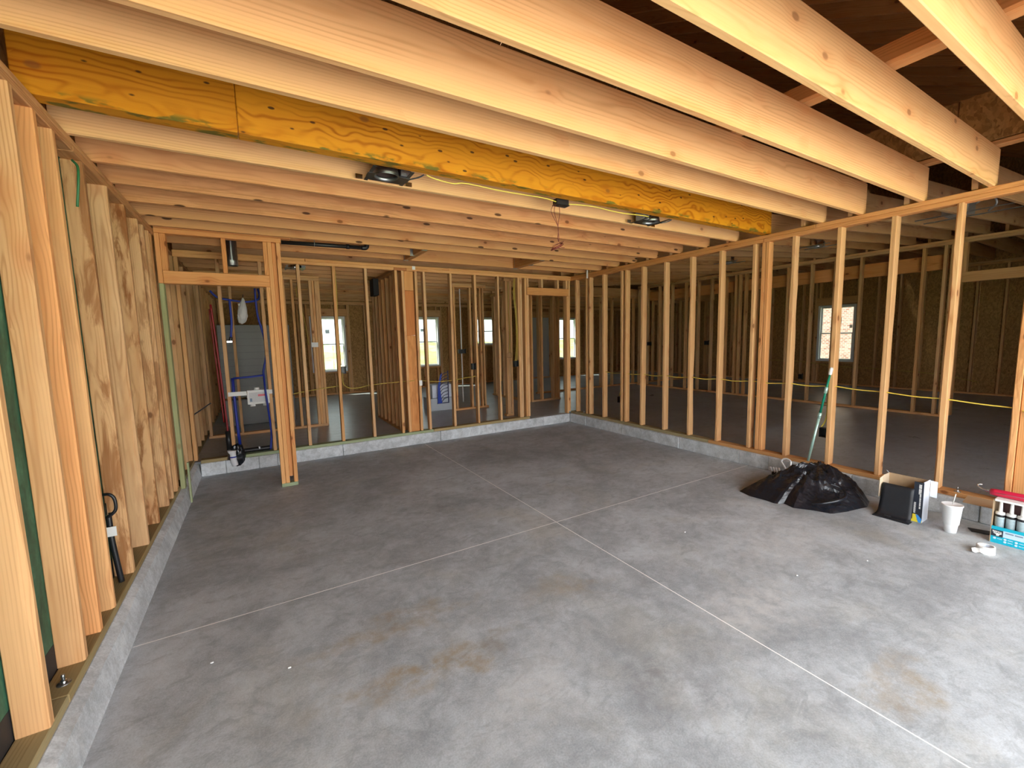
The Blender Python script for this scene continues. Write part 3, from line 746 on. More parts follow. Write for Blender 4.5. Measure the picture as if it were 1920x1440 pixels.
# roof: rafters and decking, gables
rf = empty('roof', (5, 6, 3)); tag(rf, 'dark rafters and strand board roof deck above the joists', 'roof', kind='structure')
SL = 0.5; RY = (YFR + YF) / 2
def zr(y): return 2.90 + SL * ((y - YFR) if y < RY else (2 * RY - y - YFR))
x = -0.70
while x < XE + 0.1:
    sloped('rafter', rf, (x, YFR - 0.3, zr(YFR) - 0.15 + 0.09), (x, RY, zr(RY) + 0.09), ST, 0.184, WOOD, (0.80, 0.62, 0.46, 1))
    x += 0.4064
for i, x0 in enumerate([-1.3 + 2.44 * k for k in range(6)]):
    x1 = x0 + 2.435
    for k in range(6):
        ya = YFR - 0.4 + (RY - YFR + 0.4) * k / 6; yb = YFR - 0.4 + (RY - YFR + 0.4) * (k + 1) / 6
        bm = bmesh.new(); off = 0.21
        bm_quad(bm, [(x0, ya, zr(ya) + off), (x1, ya, zr(ya) + off), (x1, yb - 0.003, zr(yb) + off), (x0, yb - 0.003, zr(yb) + off)], 0.015)
        wobj('roof_panel', bm, OSB, rf)
    bm = bmesh.new()
    bm_quad(bm, [(x0, RY, zr(RY) + 0.21), (x1, RY, zr(RY) + 0.21), (x1, YF + 0.4, zr(YF + 0.4) + 0.21), (x0, YF + 0.4, zr(YF + 0.4) + 0.21)], 0.015)
    wobj('roof_panel', bm, OSB, rf)
for xg in (XL - TH - 0.012, XE + TH + 0.005):
    bm = bmesh.new(); bm_quad(bm, [(xg, YFR - 0.1, 2.6), (xg, YF + 0.1, 2.6), (xg, YF + 0.1, zr(YF) + 0.2), (xg, RY, zr(RY) + 0.2), (xg, YFR - 0.1, zr(YFR) + 0.2)], 0.012)
    wobj('gable_panel', bm, OSB, rf)
for a, b_ in ((0.0, 1.21), (1.22, 2.43), (2.44, 3.65), (3.66, 4.87), (4.88, 5.9)):
    bm = bmesh.new(); xg = 4.79
    bm_quad(bm, [(xg, a, ZJ2 + 0.045), (xg, b_, ZJ2 + 0.045), (xg, b_, ZJ2 + 0.40), (xg, a, ZJ2 + 0.40)], 0.012)
    wobj('draft_stop_panel', bm, OSB, rf)

# windows
def window(n, label, axis, pos, u0, u1, z0, z1, sticker=None):
    w = empty('window_%d' % n, ((u0 + u1) / 2, pos, z0) if axis == 'x' else (pos, (u0 + u1) / 2, z0)); tag(w, label, 'window', kind='structure')
    def B(bm, ua, ub, za, zb, o0, o1):
        if axis == 'x': bm_box(bm, (ua, pos + o0, za), (ub, pos + o1, zb))
        else: bm_box(bm, (pos + o0, ua, za), (pos + o1, ub, zb))
        return bm
    t = 0.045
    for nm, (ua, ub, za, zb) in (('frame_jamb', (u0 - 0.005, u0 + t, z0, z1)), ('frame_jamb', (u1 - t, u1 + 0.005, z0, z1)), ('frame_head', (u0 + t, u1 - t, z1 - t, z1)), ('frame_sill', (u0 + t, u1 - t, z0, z0 + t))):
        wobj(nm, B(bmesh.new(), ua, ub, za, zb, 0.0, 0.10), VINYL, w)
    zm = (z0 + z1) / 2
    for (za, zb, o) in ((z0 + t, zm + 0.014, 0.045), (zm - 0.014, z1 - t, 0.07)):
        bm = bmesh.new(); s = 0.028
        B(bm, u0 + t, u0 + t + s, za, zb, o, o + 0.022); B(bm, u1 - t - s, u1 - t, za, zb, o, o + 0.022)
        B(bm, u0 + t + s, u1 - t - s, za, za + s, o, o + 0.022); B(bm, u0 + t + s, u1 - t - s, zb - s, zb, o, o + 0.022)
        sash = wobj('sash', bm, VINYL, w)
        wobj('pane', B(bmesh.new(), u0 + t + s, u1 - t - s, za + s, zb - s, o + 0.009, o + 0.013), GLASS, sash)
    for (ua, ub, za, zb) in (sticker or []):
        wobj('sticker', B(bmesh.new(), ua, ub, za, zb, 0.074, 0.0765), STICK, w)
    return w
window(1, 'white window left of the far strand board wall behind the first studs', 'x', YF, 1.20, 2.04, WZ0, WZ1, [(1.56, 1.66, 1.76, 1.86)])
window(2, 'white window seen right of the wide orange board in the back wall', 'x', YF, 3.82, 4.66, WZ0, WZ1, [(4.12, 4.22, 1.78, 1.86)])
window(3, 'small short window seen between studs in the middle of the back wall', 'x', YF, 5.78, 6.62, 1.33, WZ1)
window(4, 'narrow sliver of window beside the back door opening', 'x', YF, 9.02, 9.86, WZ0, WZ1)
window(5, 'white window showing pale brick through the dark side room', 'y', XE, 4.78, 5.60, 0.75, 2.19, [(5.10, 5.19, 1.72, 1.87), (4.86, 4.92, 1.60, 1.68)])
d = empty('door_1', (8.18, YF, FH)); tag(d, 'plain grey white door with two round holes seen through the back opening', 'door', kind='structure')
bm = bmesh.new(); bm_box(bm, (7.74, YF + 0.03, FH + 0.03), (8.62, YF + 0.07, 2.18), 0.004)
wobj('slab', bm, DOORM, d)
SKYHOLE = plain('lock_hole_daylight', (0.95, 0.95, 0.95), 0.4)  # daylight through the lock holes, painted as white discs
for z in (1.14, 0.98):
    bm = bmesh.new(); ret = bmesh.ops.create_cone(bm, cap_ends=True, segments=20, radius1=0.045, radius2=0.045, depth=0.012, matrix=Matrix.Translation((7.83, YF + 0.026, z)) @ Matrix.Rotation(math.pi / 2, 4, 'X'))
    wobj('lock_bore', bm, SKYHOLE, d)
for (lo, hi) in (((7.715, YF + 0.0, FH + 0.02), (7.737, YF + 0.1, 2.2)), ((8.623, YF, FH + 0.02), (8.645, YF + 0.1, 2.2)), ((7.737, YF, 2.182), (8.623, YF + 0.1, 2.2))):
    wobj('frame_jamb', box_bm(lo, hi), DOORM, d)

# outside: hill with shrubs beyond the far wall, brick house beyond the side window
bm = bmesh.new(); n = 40
vg = [[bm.verts.new((-18 + 46 * i / n, 19 + 14 * j / 12, -0.1 + (j / 12) ** 0.8 * 1.35 + 0.35 * noise.noise(Vector((i * 0.45, j * 0.6, 0))) * (1 if j else 0))) for j in range(13)] for i in range(n + 1)]
for i in range(n):
    for j in range(12): bm.faces.new((vg[i][j], vg[i + 1][j], vg[i + 1][j + 1], vg[i][j + 1]))
tag(smooth(obj('hill', bm, GRASS)), 'green and reddish planted bank outside the far windows', 'hill', kind='structure')
nb = empty('brick_house', (17.0, 5, 0)); tag(nb, 'pale brick house wall outside the side window', 'house')
wobj('wall', box_bm((17.0, -2, -0.1), (23, 14, 3.6)), BRICK, nb)
bm = bmesh.new(); bm_quad(bm, [(16.5, -2.4, 3.6), (23.5, -2.4, 3.6), (23.5, 6, 6.2), (16.5, 6, 6.2)], 0.1); bm_quad(bm, [(16.5, 6, 6.2), (23.5, 6, 6.2), (23.5, 14.4, 3.6), (16.5, 14.4, 3.6)], 0.1)
wobj('roof', bm, plain('grey_shingles', (0.12, 0.12, 0.12), 0.9), nb)

# ================================================================== objects on the floor
def ring_line(c, r, n=24): return [(c[0] + r * math.cos(2 * math.pi * i / n), c[1] + r * math.sin(2 * math.pi * i / n)) for i in range(n)]

# black plastic bag
poly = [(3.93, 2.33), (3.885, 2.20), (3.90, 2.06), (3.89, 1.97), (3.96, 1.93), (3.92, 1.84), (4.00, 1.72), (4.05, 1.60), (4.20, 1.55), (4.36, 1.52), (4.46, 1.50), (4.62, 1.54), (4.72, 1.60), (4.765, 1.75), (4.76, 1.95), (4.72, 2.12), (4.62, 2.22), (4.40, 2.26), (4.15, 2.32)]
cx_, cy_ = 4.50, 1.91
def rad(ang):
    best = None
    for (x0, y0), (x1, y1) in zip(poly, poly[1:] + poly[:1]):
        dx, dy = math.cos(ang), math.sin(ang); ex, ey = x1 - x0, y1 - y0
        den = dx * ey - dy * ex
        if abs(den) < 1e-9: continue
        t = ((x0 - cx_) * ey - (y0 - cy_) * ex) / den; s = ((x0 - cx_) * dy - (y0 - cy_) * dx) / den
        if t > 0 and -1e-6 <= s <= 1 + 1e-6: best = t if best is None else max(best, t)
    return best or 0.3
bm = bmesh.new(); NA, NR = 150, 40
peak = Vector((4.52, 1.90))
grid = []
for i in range(NR + 1):
    t = i / NR; row = []
    for j in range(NA):
        a = 2 * math.pi * j / NA; r_ = rad(a) * (t ** 0.9)
        x, y = cx_ + r_ * math.cos(a), cy_ + r_ * math.sin(a)
        h = 0.255 * (1 - t) ** 1.15 + 0.075 * (1 - t ** 2) * t ** 0.5
        q = Vector((x * 6.5, y * 6.5, 0.7))
        q2 = q + noise.noise_vector(q * 0.7) * 0.8
        rg = abs(noise.noise(q2)) * 2.0
        rg2 = abs(noise.noise(q2 * 2.4 + Vector((3, 1, 2)))) * 2.0
        rg3 = abs(noise.noise(q2 * 5.5 + Vector((1, 7, 2)))) * 2.0
        pl = abs(noise.noise(Vector((math.cos(a) * 3.4, math.sin(a) * 3.4, t * 0.8)))) * 2.0
        env = min(1, t * 5) * (1 - t) ** 0.5
        h += (0.038 * (1 - rg) + 0.020 * (1 - rg2) + 0.009 * (1 - rg3) + 0.022 * (0.6 - pl)) * env
        h += 0.055 * math.exp(-((x - 4.62) ** 2 + (y - 1.64) ** 2) / 0.010) * (1 - t) ** 0.5
        h -= 0.075 * math.exp(-((x - 4.19) ** 2 / 0.008 + (y - 1.66) ** 2 / 0.005)) * env
        h = max(h, 0.006 + 0.02 * (1 - t)) if t < 1 else 0.002
        row.append(bm.verts.new((x, y, h)))
    grid.append(row)
ctr = bm.verts.new((cx_, cy_, 0.262))
for j in range(NA):
    bm.faces.new((ctr, grid[1][j], grid[1][(j + 1) % NA]))
for v in grid[0]: bm.verts.remove(v)
for i in range(1, NR):
    for j in range(NA): bm.faces.new((grid[i][j], grid[i + 1][j], grid[i + 1][(j + 1) % NA], grid[i][(j + 1) % NA]))
bm.faces.new([grid[NR][j] for j in range(NA - 1, -1, -1)])
gb = empty('garbage_bag', (cx_, cy_, 0)); tag(gb, 'crumpled shiny black plastic bag lying on the floor beside the kerb', 'plastic bag')
wobj('bag_body', bm, BAGM, gb)
# open mouth lip of the bag
lip = [(4.02, 1.74, 0.05), (4.05, 1.66, 0.075), (4.14, 1.595, 0.10), (4.24, 1.58, 0.12), (4.30, 1.63, 0.16), (4.26, 1.71, 0.19)]
smooth(wobj('bag_mouth', bm_tube(bmesh.new(), lip, [0.005, 0.011, 0.014, 0.013, 0.010, 0.005], 8, 6), BAGM, gb))

CHROME = plain('polished_clamp_metal', (0.88, 0.89, 0.90), 0.25, 0.2)
# metal clamp between bag and kerb
cl = empty('hand_clamp', (4.69, 2.32, 0)); tag(cl, 'shiny metal clamp with a loop handle behind the black bag', 'clamp')
wobj('loop_handle', tube_bm([(4.70, 2.293, 0.055), (4.70, 2.297, 0.10), (4.715, 2.345, 0.158), (4.725, 2.335, 0.186), (4.73, 2.30, 0.197), (4.725, 2.262, 0.18), (4.715, 2.255, 0.14), (4.70, 2.235, 0.105), (4.70, 2.205, 0.095), (4.70, 2.18, 0.11)], 0.0095, 8, 6), CHROME, cl)
bm = bmesh.new()
for k in range(4):
    yk = 2.425 - 0.028 * k
    bm_tube(bm, [(4.655, yk, 0.098 - 0.004 * (3 - k)), (4.645, yk - 0.012, 0.075), (4.64, yk - 0.030, 0.038)], [0.013, 0.011, 0.006], 8, 4)
wobj('jaw', bm, CHROME, cl)
wobj('body', tube_bm([(4.645, 2.40, 0.03), (4.66, 2.34, 0.032), (4.68, 2.28, 0.05), (4.70, 2.2, 0.06)], [0.022, 0.028, 0.022, 0.012], 10, 5), BLACKPL, cl)

# telescoping pole leaning on a stud
tp = empty('telescoping_pole', (4.843, 2.15, ZS)); tag(tp, 'teal green telescoping pole with white tip leaning against a stud', 'pole')
p0 = Vector((4.843, 2.150, ZS)); p1 = Vector((4.842, 1.985, 1.175))
def along(t): return p0 + (p1 - p0) * t
wobj('lower_tube', tube_bm([along(0.0), along(0.50)], 0.0125, 12, 1), PALEGREEN, tp)
wobj('upper_tube', tube_bm([along(0.50), along(0.94)], 0.0105, 12, 1), GREENP, tp)
wobj('collar', tube_bm([along(0.47), along(0.53)], 0.0155, 12, 1), PALEGREEN, tp)
wobj('collar', tube_bm([along(0.735), along(0.80)], 0.0145, 12, 1), PALEGREEN, tp)
wobj('tip', tube_bm([along(0.925), along(0.94), along(0.985), along(1.0)], [0.011, 0.0165, 0.0165, 0.010], 12, 3), PAPER, tp)

# cardboard carton with black film
cb = empty('cardboard_carton', (4.48, 1.27, 0)); tag(cb, 'open cardboard carton with printed side standing beside the kerb', 'carton')
t = 0.004
wobj('bottom_panel', box_bm((4.44, 1.142, 0.0), (4.558, 1.398, t)), CARDLIGHT, cb)
wobj('back_panel', box_bm((4.556, 1.14, 0.0), (4.560, 1.40, 0.322)), CARD, cb)
wobj('far_panel', box_bm((4.436, 1.396, 0.0), (4.556, 1.400, 0.322)), CARDLIGHT, cb)
bm = bmesh.new(); bm_quad(bm, [(4.436, 1.4005, 0.318), (4.40, 1.41, 0.30), (4.40, 1.412, 0.14), (4.436, 1.4005, 0.15)], 0.004); wobj('front_flap', bm, CARDLIGHT, cb)
sp = wobj('side_panel', box_bm((4.428, 1.138, 0.0), (4.556, 1.142, 0.33)), CARDWHITE, cb)
wobj('inner_lining', box_bm((4.440, 1.1422, 0.005), (4.552, 1.1435, 0.322)), CARDLIGHT, cb)
# narrow printed edge facing the room
pe = wobj('printed_edge', box_bm((4.424, 1.138, 0.0), (4.4278, 1.196, 0.325)), PRINTBLACK, cb)
bm = bmesh.new(); bm_box(bm, (4.4225, 1.136, 0.0), (4.4236, 1.1995, 0.018)); bm_box(bm, (4.4222, 1.166, 0.018), (4.4236, 1.194, 0.062)); wobj('yellow_print', bm, YELLOWPR, pe)
bm = bmesh.new(); bm_quad(bm, [(4.4220, 1.139, 0.0), (4.4220, 1.157, 0.0), (4.4220, 1.176, 0.062), (4.4220, 1.160, 0.058), (4.4220, 1.139, 0.030)], 0.0012); wobj('blue_print', bm, BLUEPR, pe)
bm = bmesh.new()
for k in range(17):
    z = 0.305 - 0.0118 * k; w = 0.016 if k < 7 else 0.009
    bm_box(bm, (4.4222, 1.150, z - 0.0046), (4.4236, 1.150 + w, z + 0.0042 - (0.002 if k % 3 == 0 else 0)))
for k in range(9): bm_box(bm, (4.4222, 1.178, 0.072 + 0.010 * k), (4.4236, 1.190, 0.078 + 0.010 * k))
wobj('white_print', bm, PAPER, pe)
bm = bmesh.new(); bm_quad(bm, [(4.562, 1.137, 0.322), (4.575, 1.098, 0.316), (4.575, 1.097, 0.184), (4.562, 1.137, 0.19)], 0.004); wobj('side_flap', bm, CARDWHITE, cb)
bm = bmesh.new(); bm_quad(bm, [(4.560, 1.402, 0.318), (4.60, 1.43, 0.326), (4.61, 1.425, 0.32), (4.57, 1.40, 0.312)], 0.004); wobj('far_flap', bm, CARDWHITE, cb)
# black film sheet spilling out of the carton
fs = empty('black_film_sheet', (4.40, 1.29, 0)); tag(fs, 'black film sheet curling out of the open cardboard carton', 'film sheet')
prof = [(4.47, 0.10), (4.465, 0.20), (4.452, 0.248), (4.432, 0.262), (4.412, 0.250), (4.402, 0.215), (4.394, 0.15), (4.384, 0.09), (4.376, 0.045), (4.362, 0.022), (4.345, 0.014), (4.328, 0.010)]
bm = bmesh.new(); rows = []
Pp = spline([Vector((x, 0, z)) for x, z in prof], 4)
for i, p in enumerate(Pp):
    f = i / (len(Pp) - 1); ya = 1.195 - 0.012 * f; yb = 1.392 + 0.018 * max(0, f - 0.5) * 2
    rows.append([bm.verts.new((p.x + 0.003 * noise.noise(Vector((k * 1.3, i * 0.2, 0))), ya + (yb - ya) * k / 8, p.z)) for k in range(9)])
for i in range(len(rows) - 1):
    for k in range(8): bm.faces.new((rows[i][k], rows[i][k + 1], rows[i + 1][k + 1], rows[i + 1][k]))
o = smooth(wobj('sheet', bm, FILMM, fs)); md = o.modifiers.new('thickness', 'SOLIDIFY'); md.thickness = 0.004
wobj('cut_edge', box_bm((4.300, 1.178, 0.0), (4.372, 1.412, 0.009), 0.002), FILMM, fs)
wobj('metal_strip', box_bm((4.335, 1.30, 0.0145), (4.341, 1.345, 0.0165)), GALV, fs)

# foam cup with straw
cu = empty('foam_cup', (4.404, 0.969, 0)); tag(cu, 'white foam drink cup with lid and straw on the floor', 'cup')
obj('cup_body', bm_lathe(bmesh.new(), [(0.030, 0.0), (0.034, 0.002), (0.041, 0.062), (0.0415, 0.064), (0.0455, 0.068), (0.0565, 0.205), (0.0590, 0.207), (0.0590, 0.214)], 32, cap1=False), FOAM, cu)
lid = obj('lid', bm_lathe(bmesh.new(), [(0.0605, 0.209), (0.0605, 0.217), (0.056, 0.219), (0.052, 0.2145), (0.0, 0.2145)], 32, cap0=False, cap1=False), FOAM, cu)
obj('straw', tube_bm([(0.006, 0.002, 0.20), (0.006, -0.012, 0.298)], 0.0034, 10, 1), plain('frosted_straw', (0.62, 0.62, 0.60), 0.3), cu)

# roll of white tape
ta = empty('tape_roll', (4.185, 0.742, 0)); tag(ta, 'loose roll of white tape on the floor beside the blue carton', 'tape')
ta.rotation_euler = (0, 0, 0.4)
bm = bmesh.new(); bm_lathe(bm, [(0.046, 0.0), (0.046, 0.048), (0.034, 0.049), (0.033, 0.001)], 36, cap0=False, cap1=False)
obj('roll', bm, PAPER, ta)
obj('core', bm_lathe(bmesh.new(), [(0.0328, 0.0), (0.0328, 0.047), (0.0312, 0.047), (0.0312, 0.0)], 30, cap0=False, cap1=False), CARDWHITE, ta)
bm = bmesh.new()
tl = [(-0.044, 0.015), (-0.055, 0.035), (-0.050, 0.055), (-0.066, 0.075)]
rws = [[bm.verts.new((x, y, 0.002 + 0.012 * (i % 2))), bm.verts.new((x + 0.01 * i, y, 0.044 - 0.006 * i))] for i, (x, y) in enumerate(tl)]
for i in range(3): bm.faces.new((rws[i][0], rws[i + 1][0], rws[i + 1][1], rws[i][1]))
o = obj('tape_end', bm, PAPER, ta); md = o.modifiers.new('thickness', 'SOLIDIFY'); md.thickness = 0.0012

# thin black strip on the floor
bm = bmesh.new(); bm_quad(bm, [(4.588, 0.915, 0.006), (4.524, 0.881, 0.004), (4.560, 0.79, 0.004), (4.634, 0.80, 0.006)], 0.003)
st = obj('black_strip', bm, FILMM); tag(st, 'flat black strip lying on the floor between cup and kerb', 'strip')

# carton of sealant tubes
dp = empty('sealant_carton', (4.47, 0.66, 0)); tag(dp, 'cyan open front carton holding sealant tubes beside the kerb', 'carton')
x0, x1, y0, y1 = 4.430, 4.585, 0.505, 0.768
fp = wobj('front_panel', box_bm((x0, y0, 0.0), (x0 + 0.004, y1, 0.122)), CYAN, dp)
wobj('base_panel', box_bm((x0 + 0.004, y0, 0.0), (x1, y1, 0.004)), CARD, dp)
wobj('side_panel', box_bm((x0, y1, 0.0), (x1, y1 + 0.004, 0.315)), CARD, dp)
wobj('side_panel', box_bm((x0, y0 - 0.004, 0.0), (x1, y0, 0.315)), CARD, dp)
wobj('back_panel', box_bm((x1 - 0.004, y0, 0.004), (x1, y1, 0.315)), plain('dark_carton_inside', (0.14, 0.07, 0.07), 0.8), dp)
wobj('top_panel', box_bm((x0 - 0.002, y0 - 0.004, 0.315), (x1, y1 - 0.004, 0.320)), PAPER, dp)
wobj('top_flap', box_bm((x0 - 0.004, y0 - 0.004, 0.306), (x0 - 0.001, y1 - 0.006, 0.320)), PAPER, dp)
xf = x0 - 0.0008
wobj('white_band', box_bm((xf, y0, 0.054), (x0, y1 - 0.058, 0.100)), PALEBLUE, fp)
lg = wobj('logo_square', box_bm((xf - 0.0004, y1 - 0.058, 0.050), (x0, y1 - 0.001, 0.098)), PRINTBLACK, fp)
bm = bmesh.new(); xa = xf - 0.0012
bm_quad(bm, [(xa, y1 - 0.006, 0.092), (xa, y1 - 0.050, 0.088), (xa, y1 - 0.052, 0.072), (xa, y1 - 0.042, 0.066), (xa, y1 - 0.038, 0.056), (xa, y1 - 0.026, 0.056), (xa, y1 - 0.026, 0.066), (xa, y1 - 0.013, 0.070)], 0.0006)
wobj('logo_shape', bm, PAPER, fp)
fc = bpy.data.curves.new('logo_text', 'FONT'); fc.body = 'DAP'; fc.size = 0.019; fc.extrude = 0.0003; fc.align_x = 'CENTER'; fc.align_y = 'CENTER'
ft = bpy.data.objects.new('logo_text_curve', fc); COL.objects.link(ft)
bpy.context.view_layer.update()
lm = bpy.data.meshes.new_from_object(ft.evaluated_get(bpy.context.evaluated_depsgraph_get()))
bpy.data.objects.remove(ft); bpy.data.curves.remove(fc); lm.materials.clear()
fo = obj('logo_text', lm, PRINTBLACK, fp)
fo.rotation_euler = (math.pi / 2, 0, -math.pi / 2); fo.location = (xa - 0.001, y1 - 0.0295, 0.0795)
bm = bmesh.new(); bm_box(bm, (xf - 0.001, y1 - 0.150, 0.083), (x0, y1 - 0.112, 0.092)); bm_box(bm, (xf - 0.001, y1 - 0.107, 0.083), (x0, y1 - 0.068, 0.092)); bm_box(bm, (xf - 0.001, y1 - 0.24, 0.068), (x0, y1 - 0.165, 0.080)); wobj('grey_lettering', bm, GREYPR, fp)
for (dy, z) in ((0.020, 0.036), (0.070, 0.040), (0.070, 0.022), (0.122, 0.038), (0.122, 0.018), (0.175, 0.034)):
    bm = bmesh.new(); bmesh.ops.create_cone(bm, cap_ends=True, segments=16, radius1=0.0075, radius2=0.0075, depth=0.001, matrix=Matrix.Translation((xf - 0.0002, y1 - dy, z)) @ Matrix.Rotation(math.pi / 2, 4, 'Y')); 
    bm_box(bm, (xf - 0.0006, y1 - dy - 0.036, z - 0.002), (x0, y1 - dy - 0.012, z + 0.002))
    wobj('round_icon', bm, PALEBLUE, fp)
def sealant(i, x, y, label):
    r_ = empty('sealant_tube', (x, y, 0.0045)); tag(r_, label, 'sealant tube', 'sealant tubes in the cyan carton')
    obj('cartridge', bm_lathe(bmesh.new(), [(0.0235, 0.0), (0.0235, 0.176), (0.0242, 0.177), (0.0242, 0.182), (0.0225, 0.183), (0.0225, 0.186)], 24), TUBEM, r_)
    obj('black_band', bm_lathe(bmesh.new(), [(0.0220, 0.186), (0.0220, 0.203)], 24), BLACKPL, r_)
    obj('shoulder', bm_lathe(bmesh.new(), [(0.0250, 0.2032), (0.0250, 0.2095), (0.0235, 0.214), (0.0240, 0.2145), (0.0240, 0.2185), (0.012, 0.222)], 24), WHITEPL, r_)
    obj('nozzle', bm_lathe(bmesh.new(), [(0.011, 0.220), (0.0105, 0.225), (0.0085, 0.290), (0.0075, 0.2945), (0.004, 0.296)], 20), WHITEPL, r_)
lab = ['white nozzled sealant tube at the open corner of the cyan carton, next to the cup', 'second sealant tube from the cup in the cyan carton', 'third sealant tube from the cup in the cyan carton', 'fourth sealant tube from the cup in the cyan carton', 'last sealant tube at the frame edge of the cyan carton']
for i in range(4): sealant(i, 4.462 + (0.004 if i % 2 else 0), 0.738 - 0.0515 * i, lab[i])

# red caulking gun on the carton
gn = empty('caulking_gun', (4.50, 0.66, 0.32)); tag(gn, 'red caulking gun with a steel hook lying on the cyan carton', 'caulking gun')
bm = bmesh.new(); bm_tube(bm, [(4.505, 0.786, 0.346), (4.505, 0.776, 0.346), (4.505, 0.42, 0.346)], [0.018, 0.0255, 0.0255], 18, 2)
wobj('barrel', bm, RED, gn)
wobj('rib', tube_bm([(4.479, 0.77, 0.350), (4.479, 0.42, 0.350)], 0.003, 8, 1), plain('pale_scuff', (0.55, 0.2, 0.25), 0.5), gn)
wobj('nose', tube_bm([(4.505, 0.80, 0.346), (4.505, 0.785, 0.346)], [0.010, 0.018], 14, 1), RED, gn)
wobj('rod', tube_bm([(4.505, 0.80, 0.350), (4.505, 0.845, 0.352)], 0.0035, 8, 1), STEEL, gn)
wobj('hook', tube_bm([(4.505, 0.80, 0.345), (4.515, 0.835, 0.348), (4.53, 0.865, 0.356), (4.54, 0.876, 0.366), (4.545, 0.868, 0.374), (4.55, 0.855, 0.374)], 0.0045, 8, 6), STEEL, gn)
wobj('trigger', tube_bm([(4.52, 0.80, 0.338), (4.53, 0.82, 0.336), (4.54, 0.838, 0.338)], 0.004, 8, 4), RED, gn)

# flat cardboard flap bridging to the sill
bm = bmesh.new(); bm_quad(bm, [(4.595, 0.958, 0.196), (4.80, 0.975, 0.200), (4.80, 0.795, 0.200), (4.60, 0.785, 0.196)], 0.004)
cf = obj('cardboard_flap', bm, CARD); tag(cf, 'flat brown cardboard piece resting on the sill behind the cup', 'cardboard')

# small debris on the floor
for i, (x, y) in enumerate(((0.02, 2.16), (-0.30, 2.40), (2.82, 1.28), (3.39, 1.12), (2.75, 2.05))):
    bm = bmesh.new(); bmesh.ops.create_icosphere(bm, subdivisions=1, radius=0.007)
    for v in bm.verts: v.co = Vector((v.co.x * 1.3, v.co.y * 0.8, v.co.z * 0.5)) * (1 + 0.3 * noise.noise(v.co * 90))
    o = obj('wood_chip', bm, PAPER, loc=(x, y, 0.0035)); tag(o, ['tiny pale chip near the kerb in front of the first bay', 'tiny pale chip closest to the left kerb', 'tiny pale chip in front of the black bag', 'tiny pale chip in front of the carton and cup', 'tiny pale chip between the joint and the black bag'][i], 'wood chip', 'pale chips on the floor')

# ================================================================== things on the ceiling
def recessed_light(loc, label, flip, boxmat, canmat):
    r_ = empty('recessed_light', loc); tag(r_, label, 'recessed light', 'recessed light housings')
    s = flip
    # mounting plate with a round hole
    bm = bmesh.new(); n = 32; R0, hx, hy = 0.076, 0.135, 0.098
    inner = [bm.verts.new((-0.015 * s + R0 * math.cos(2 * math.pi * k / n), R0 * math.sin(2 * math.pi * k / n), 0)) for k in range(n)]
    outer = []
    for k in range(n):
        c, s_ = math.cos(2 * math.pi * k / n), math.sin(2 * math.pi * k / n)
        q = min(hx / abs(c) if abs(c) > 1e-6 else 9, hy / abs(s_) if abs(s_) > 1e-6 else 9, 0.142)
        if s_ < -0.25: q = min(q, 0.084)
        outer.append(bm.verts.new((q * c - (0.015 * s if s_ < -0.25 else 0), q * s_, 0)))
    for k in range(n): bm.faces.new((inner[k], outer[k], outer[(k + 1) % n], inner[(k + 1) % n]))
    o = obj('mounting_plate', bm, DARKMETAL, r_); md = o.modifiers.new('thickness', 'SOLIDIFY'); md.thickness = 0.0025
    obj('collar_ring', bm_lathe(bmesh.new(), [(0.077, -0.004), (0.080, 0.006), (0.077, 0.030), (0.074, 0.030), (0.074, -0.004), (0.077, -0.004)], 36, (-0.015 * s, 0, 0), False, False), GALV, r_)
    obj('can', bm_lathe(bmesh.new(), [(0.073, 0.02), (0.073, 0.19), (0.0, 0.19)], 32, (-0.015 * s, 0, 0), False, False), canmat, r_)
    jb = obj('junction_box', box_bm((0.10 * s - 0.035, -0.055, 0.004), (0.10 * s + 0.035, 0.05, 0.105), 0.003), boxmat, r_)
    bm = bmesh.new()
    for z in (0.028, 0.060): bmesh.ops.create_cone(bm, cap_ends=True, segments=14, radius1=0.011, radius2=0.011, depth=0.004, matrix=Matrix.Translation((0.10 * s, -0.0565, z)) @ Matrix.Rotation(math.pi / 2, 4, 'X'))
    obj('knockout', bm, GALV, jb)
    for x in (-0.118, 0.118):
        obj('hanger_bar', box_bm((x - 0.011, -0.135, 0.001), (x + 0.011, 0.135, 0.005)), DARKMETAL, r_)
    for x in (-0.165, 0.165):
        obj('nail_bracket', box_bm((x - 0.022, 0.100, -0.004), (x + 0.022, 0.104, 0.024)), STEEL, r_)
    obj('spring_arm', tube_bm([(0.13, -0.02, -0.002), (0.185, -0.055, 0.01), (0.215, -0.075, 0.025)], 0.005, 8, 4), DARKMETAL, r_)
    return r_
recessed_light((0.82, 2.895, ZJ + 0.004), 'black recessed light housing under the joists near the alcove', 1, GALV, BROWNMETAL)
recessed_light((3.27, 2.895, ZJ + 0.004), 'recessed light housing with grey box close to the side wall', -1, plain('grey_box', (0.30, 0.29, 0.28), 0.5), BROWNMETAL)
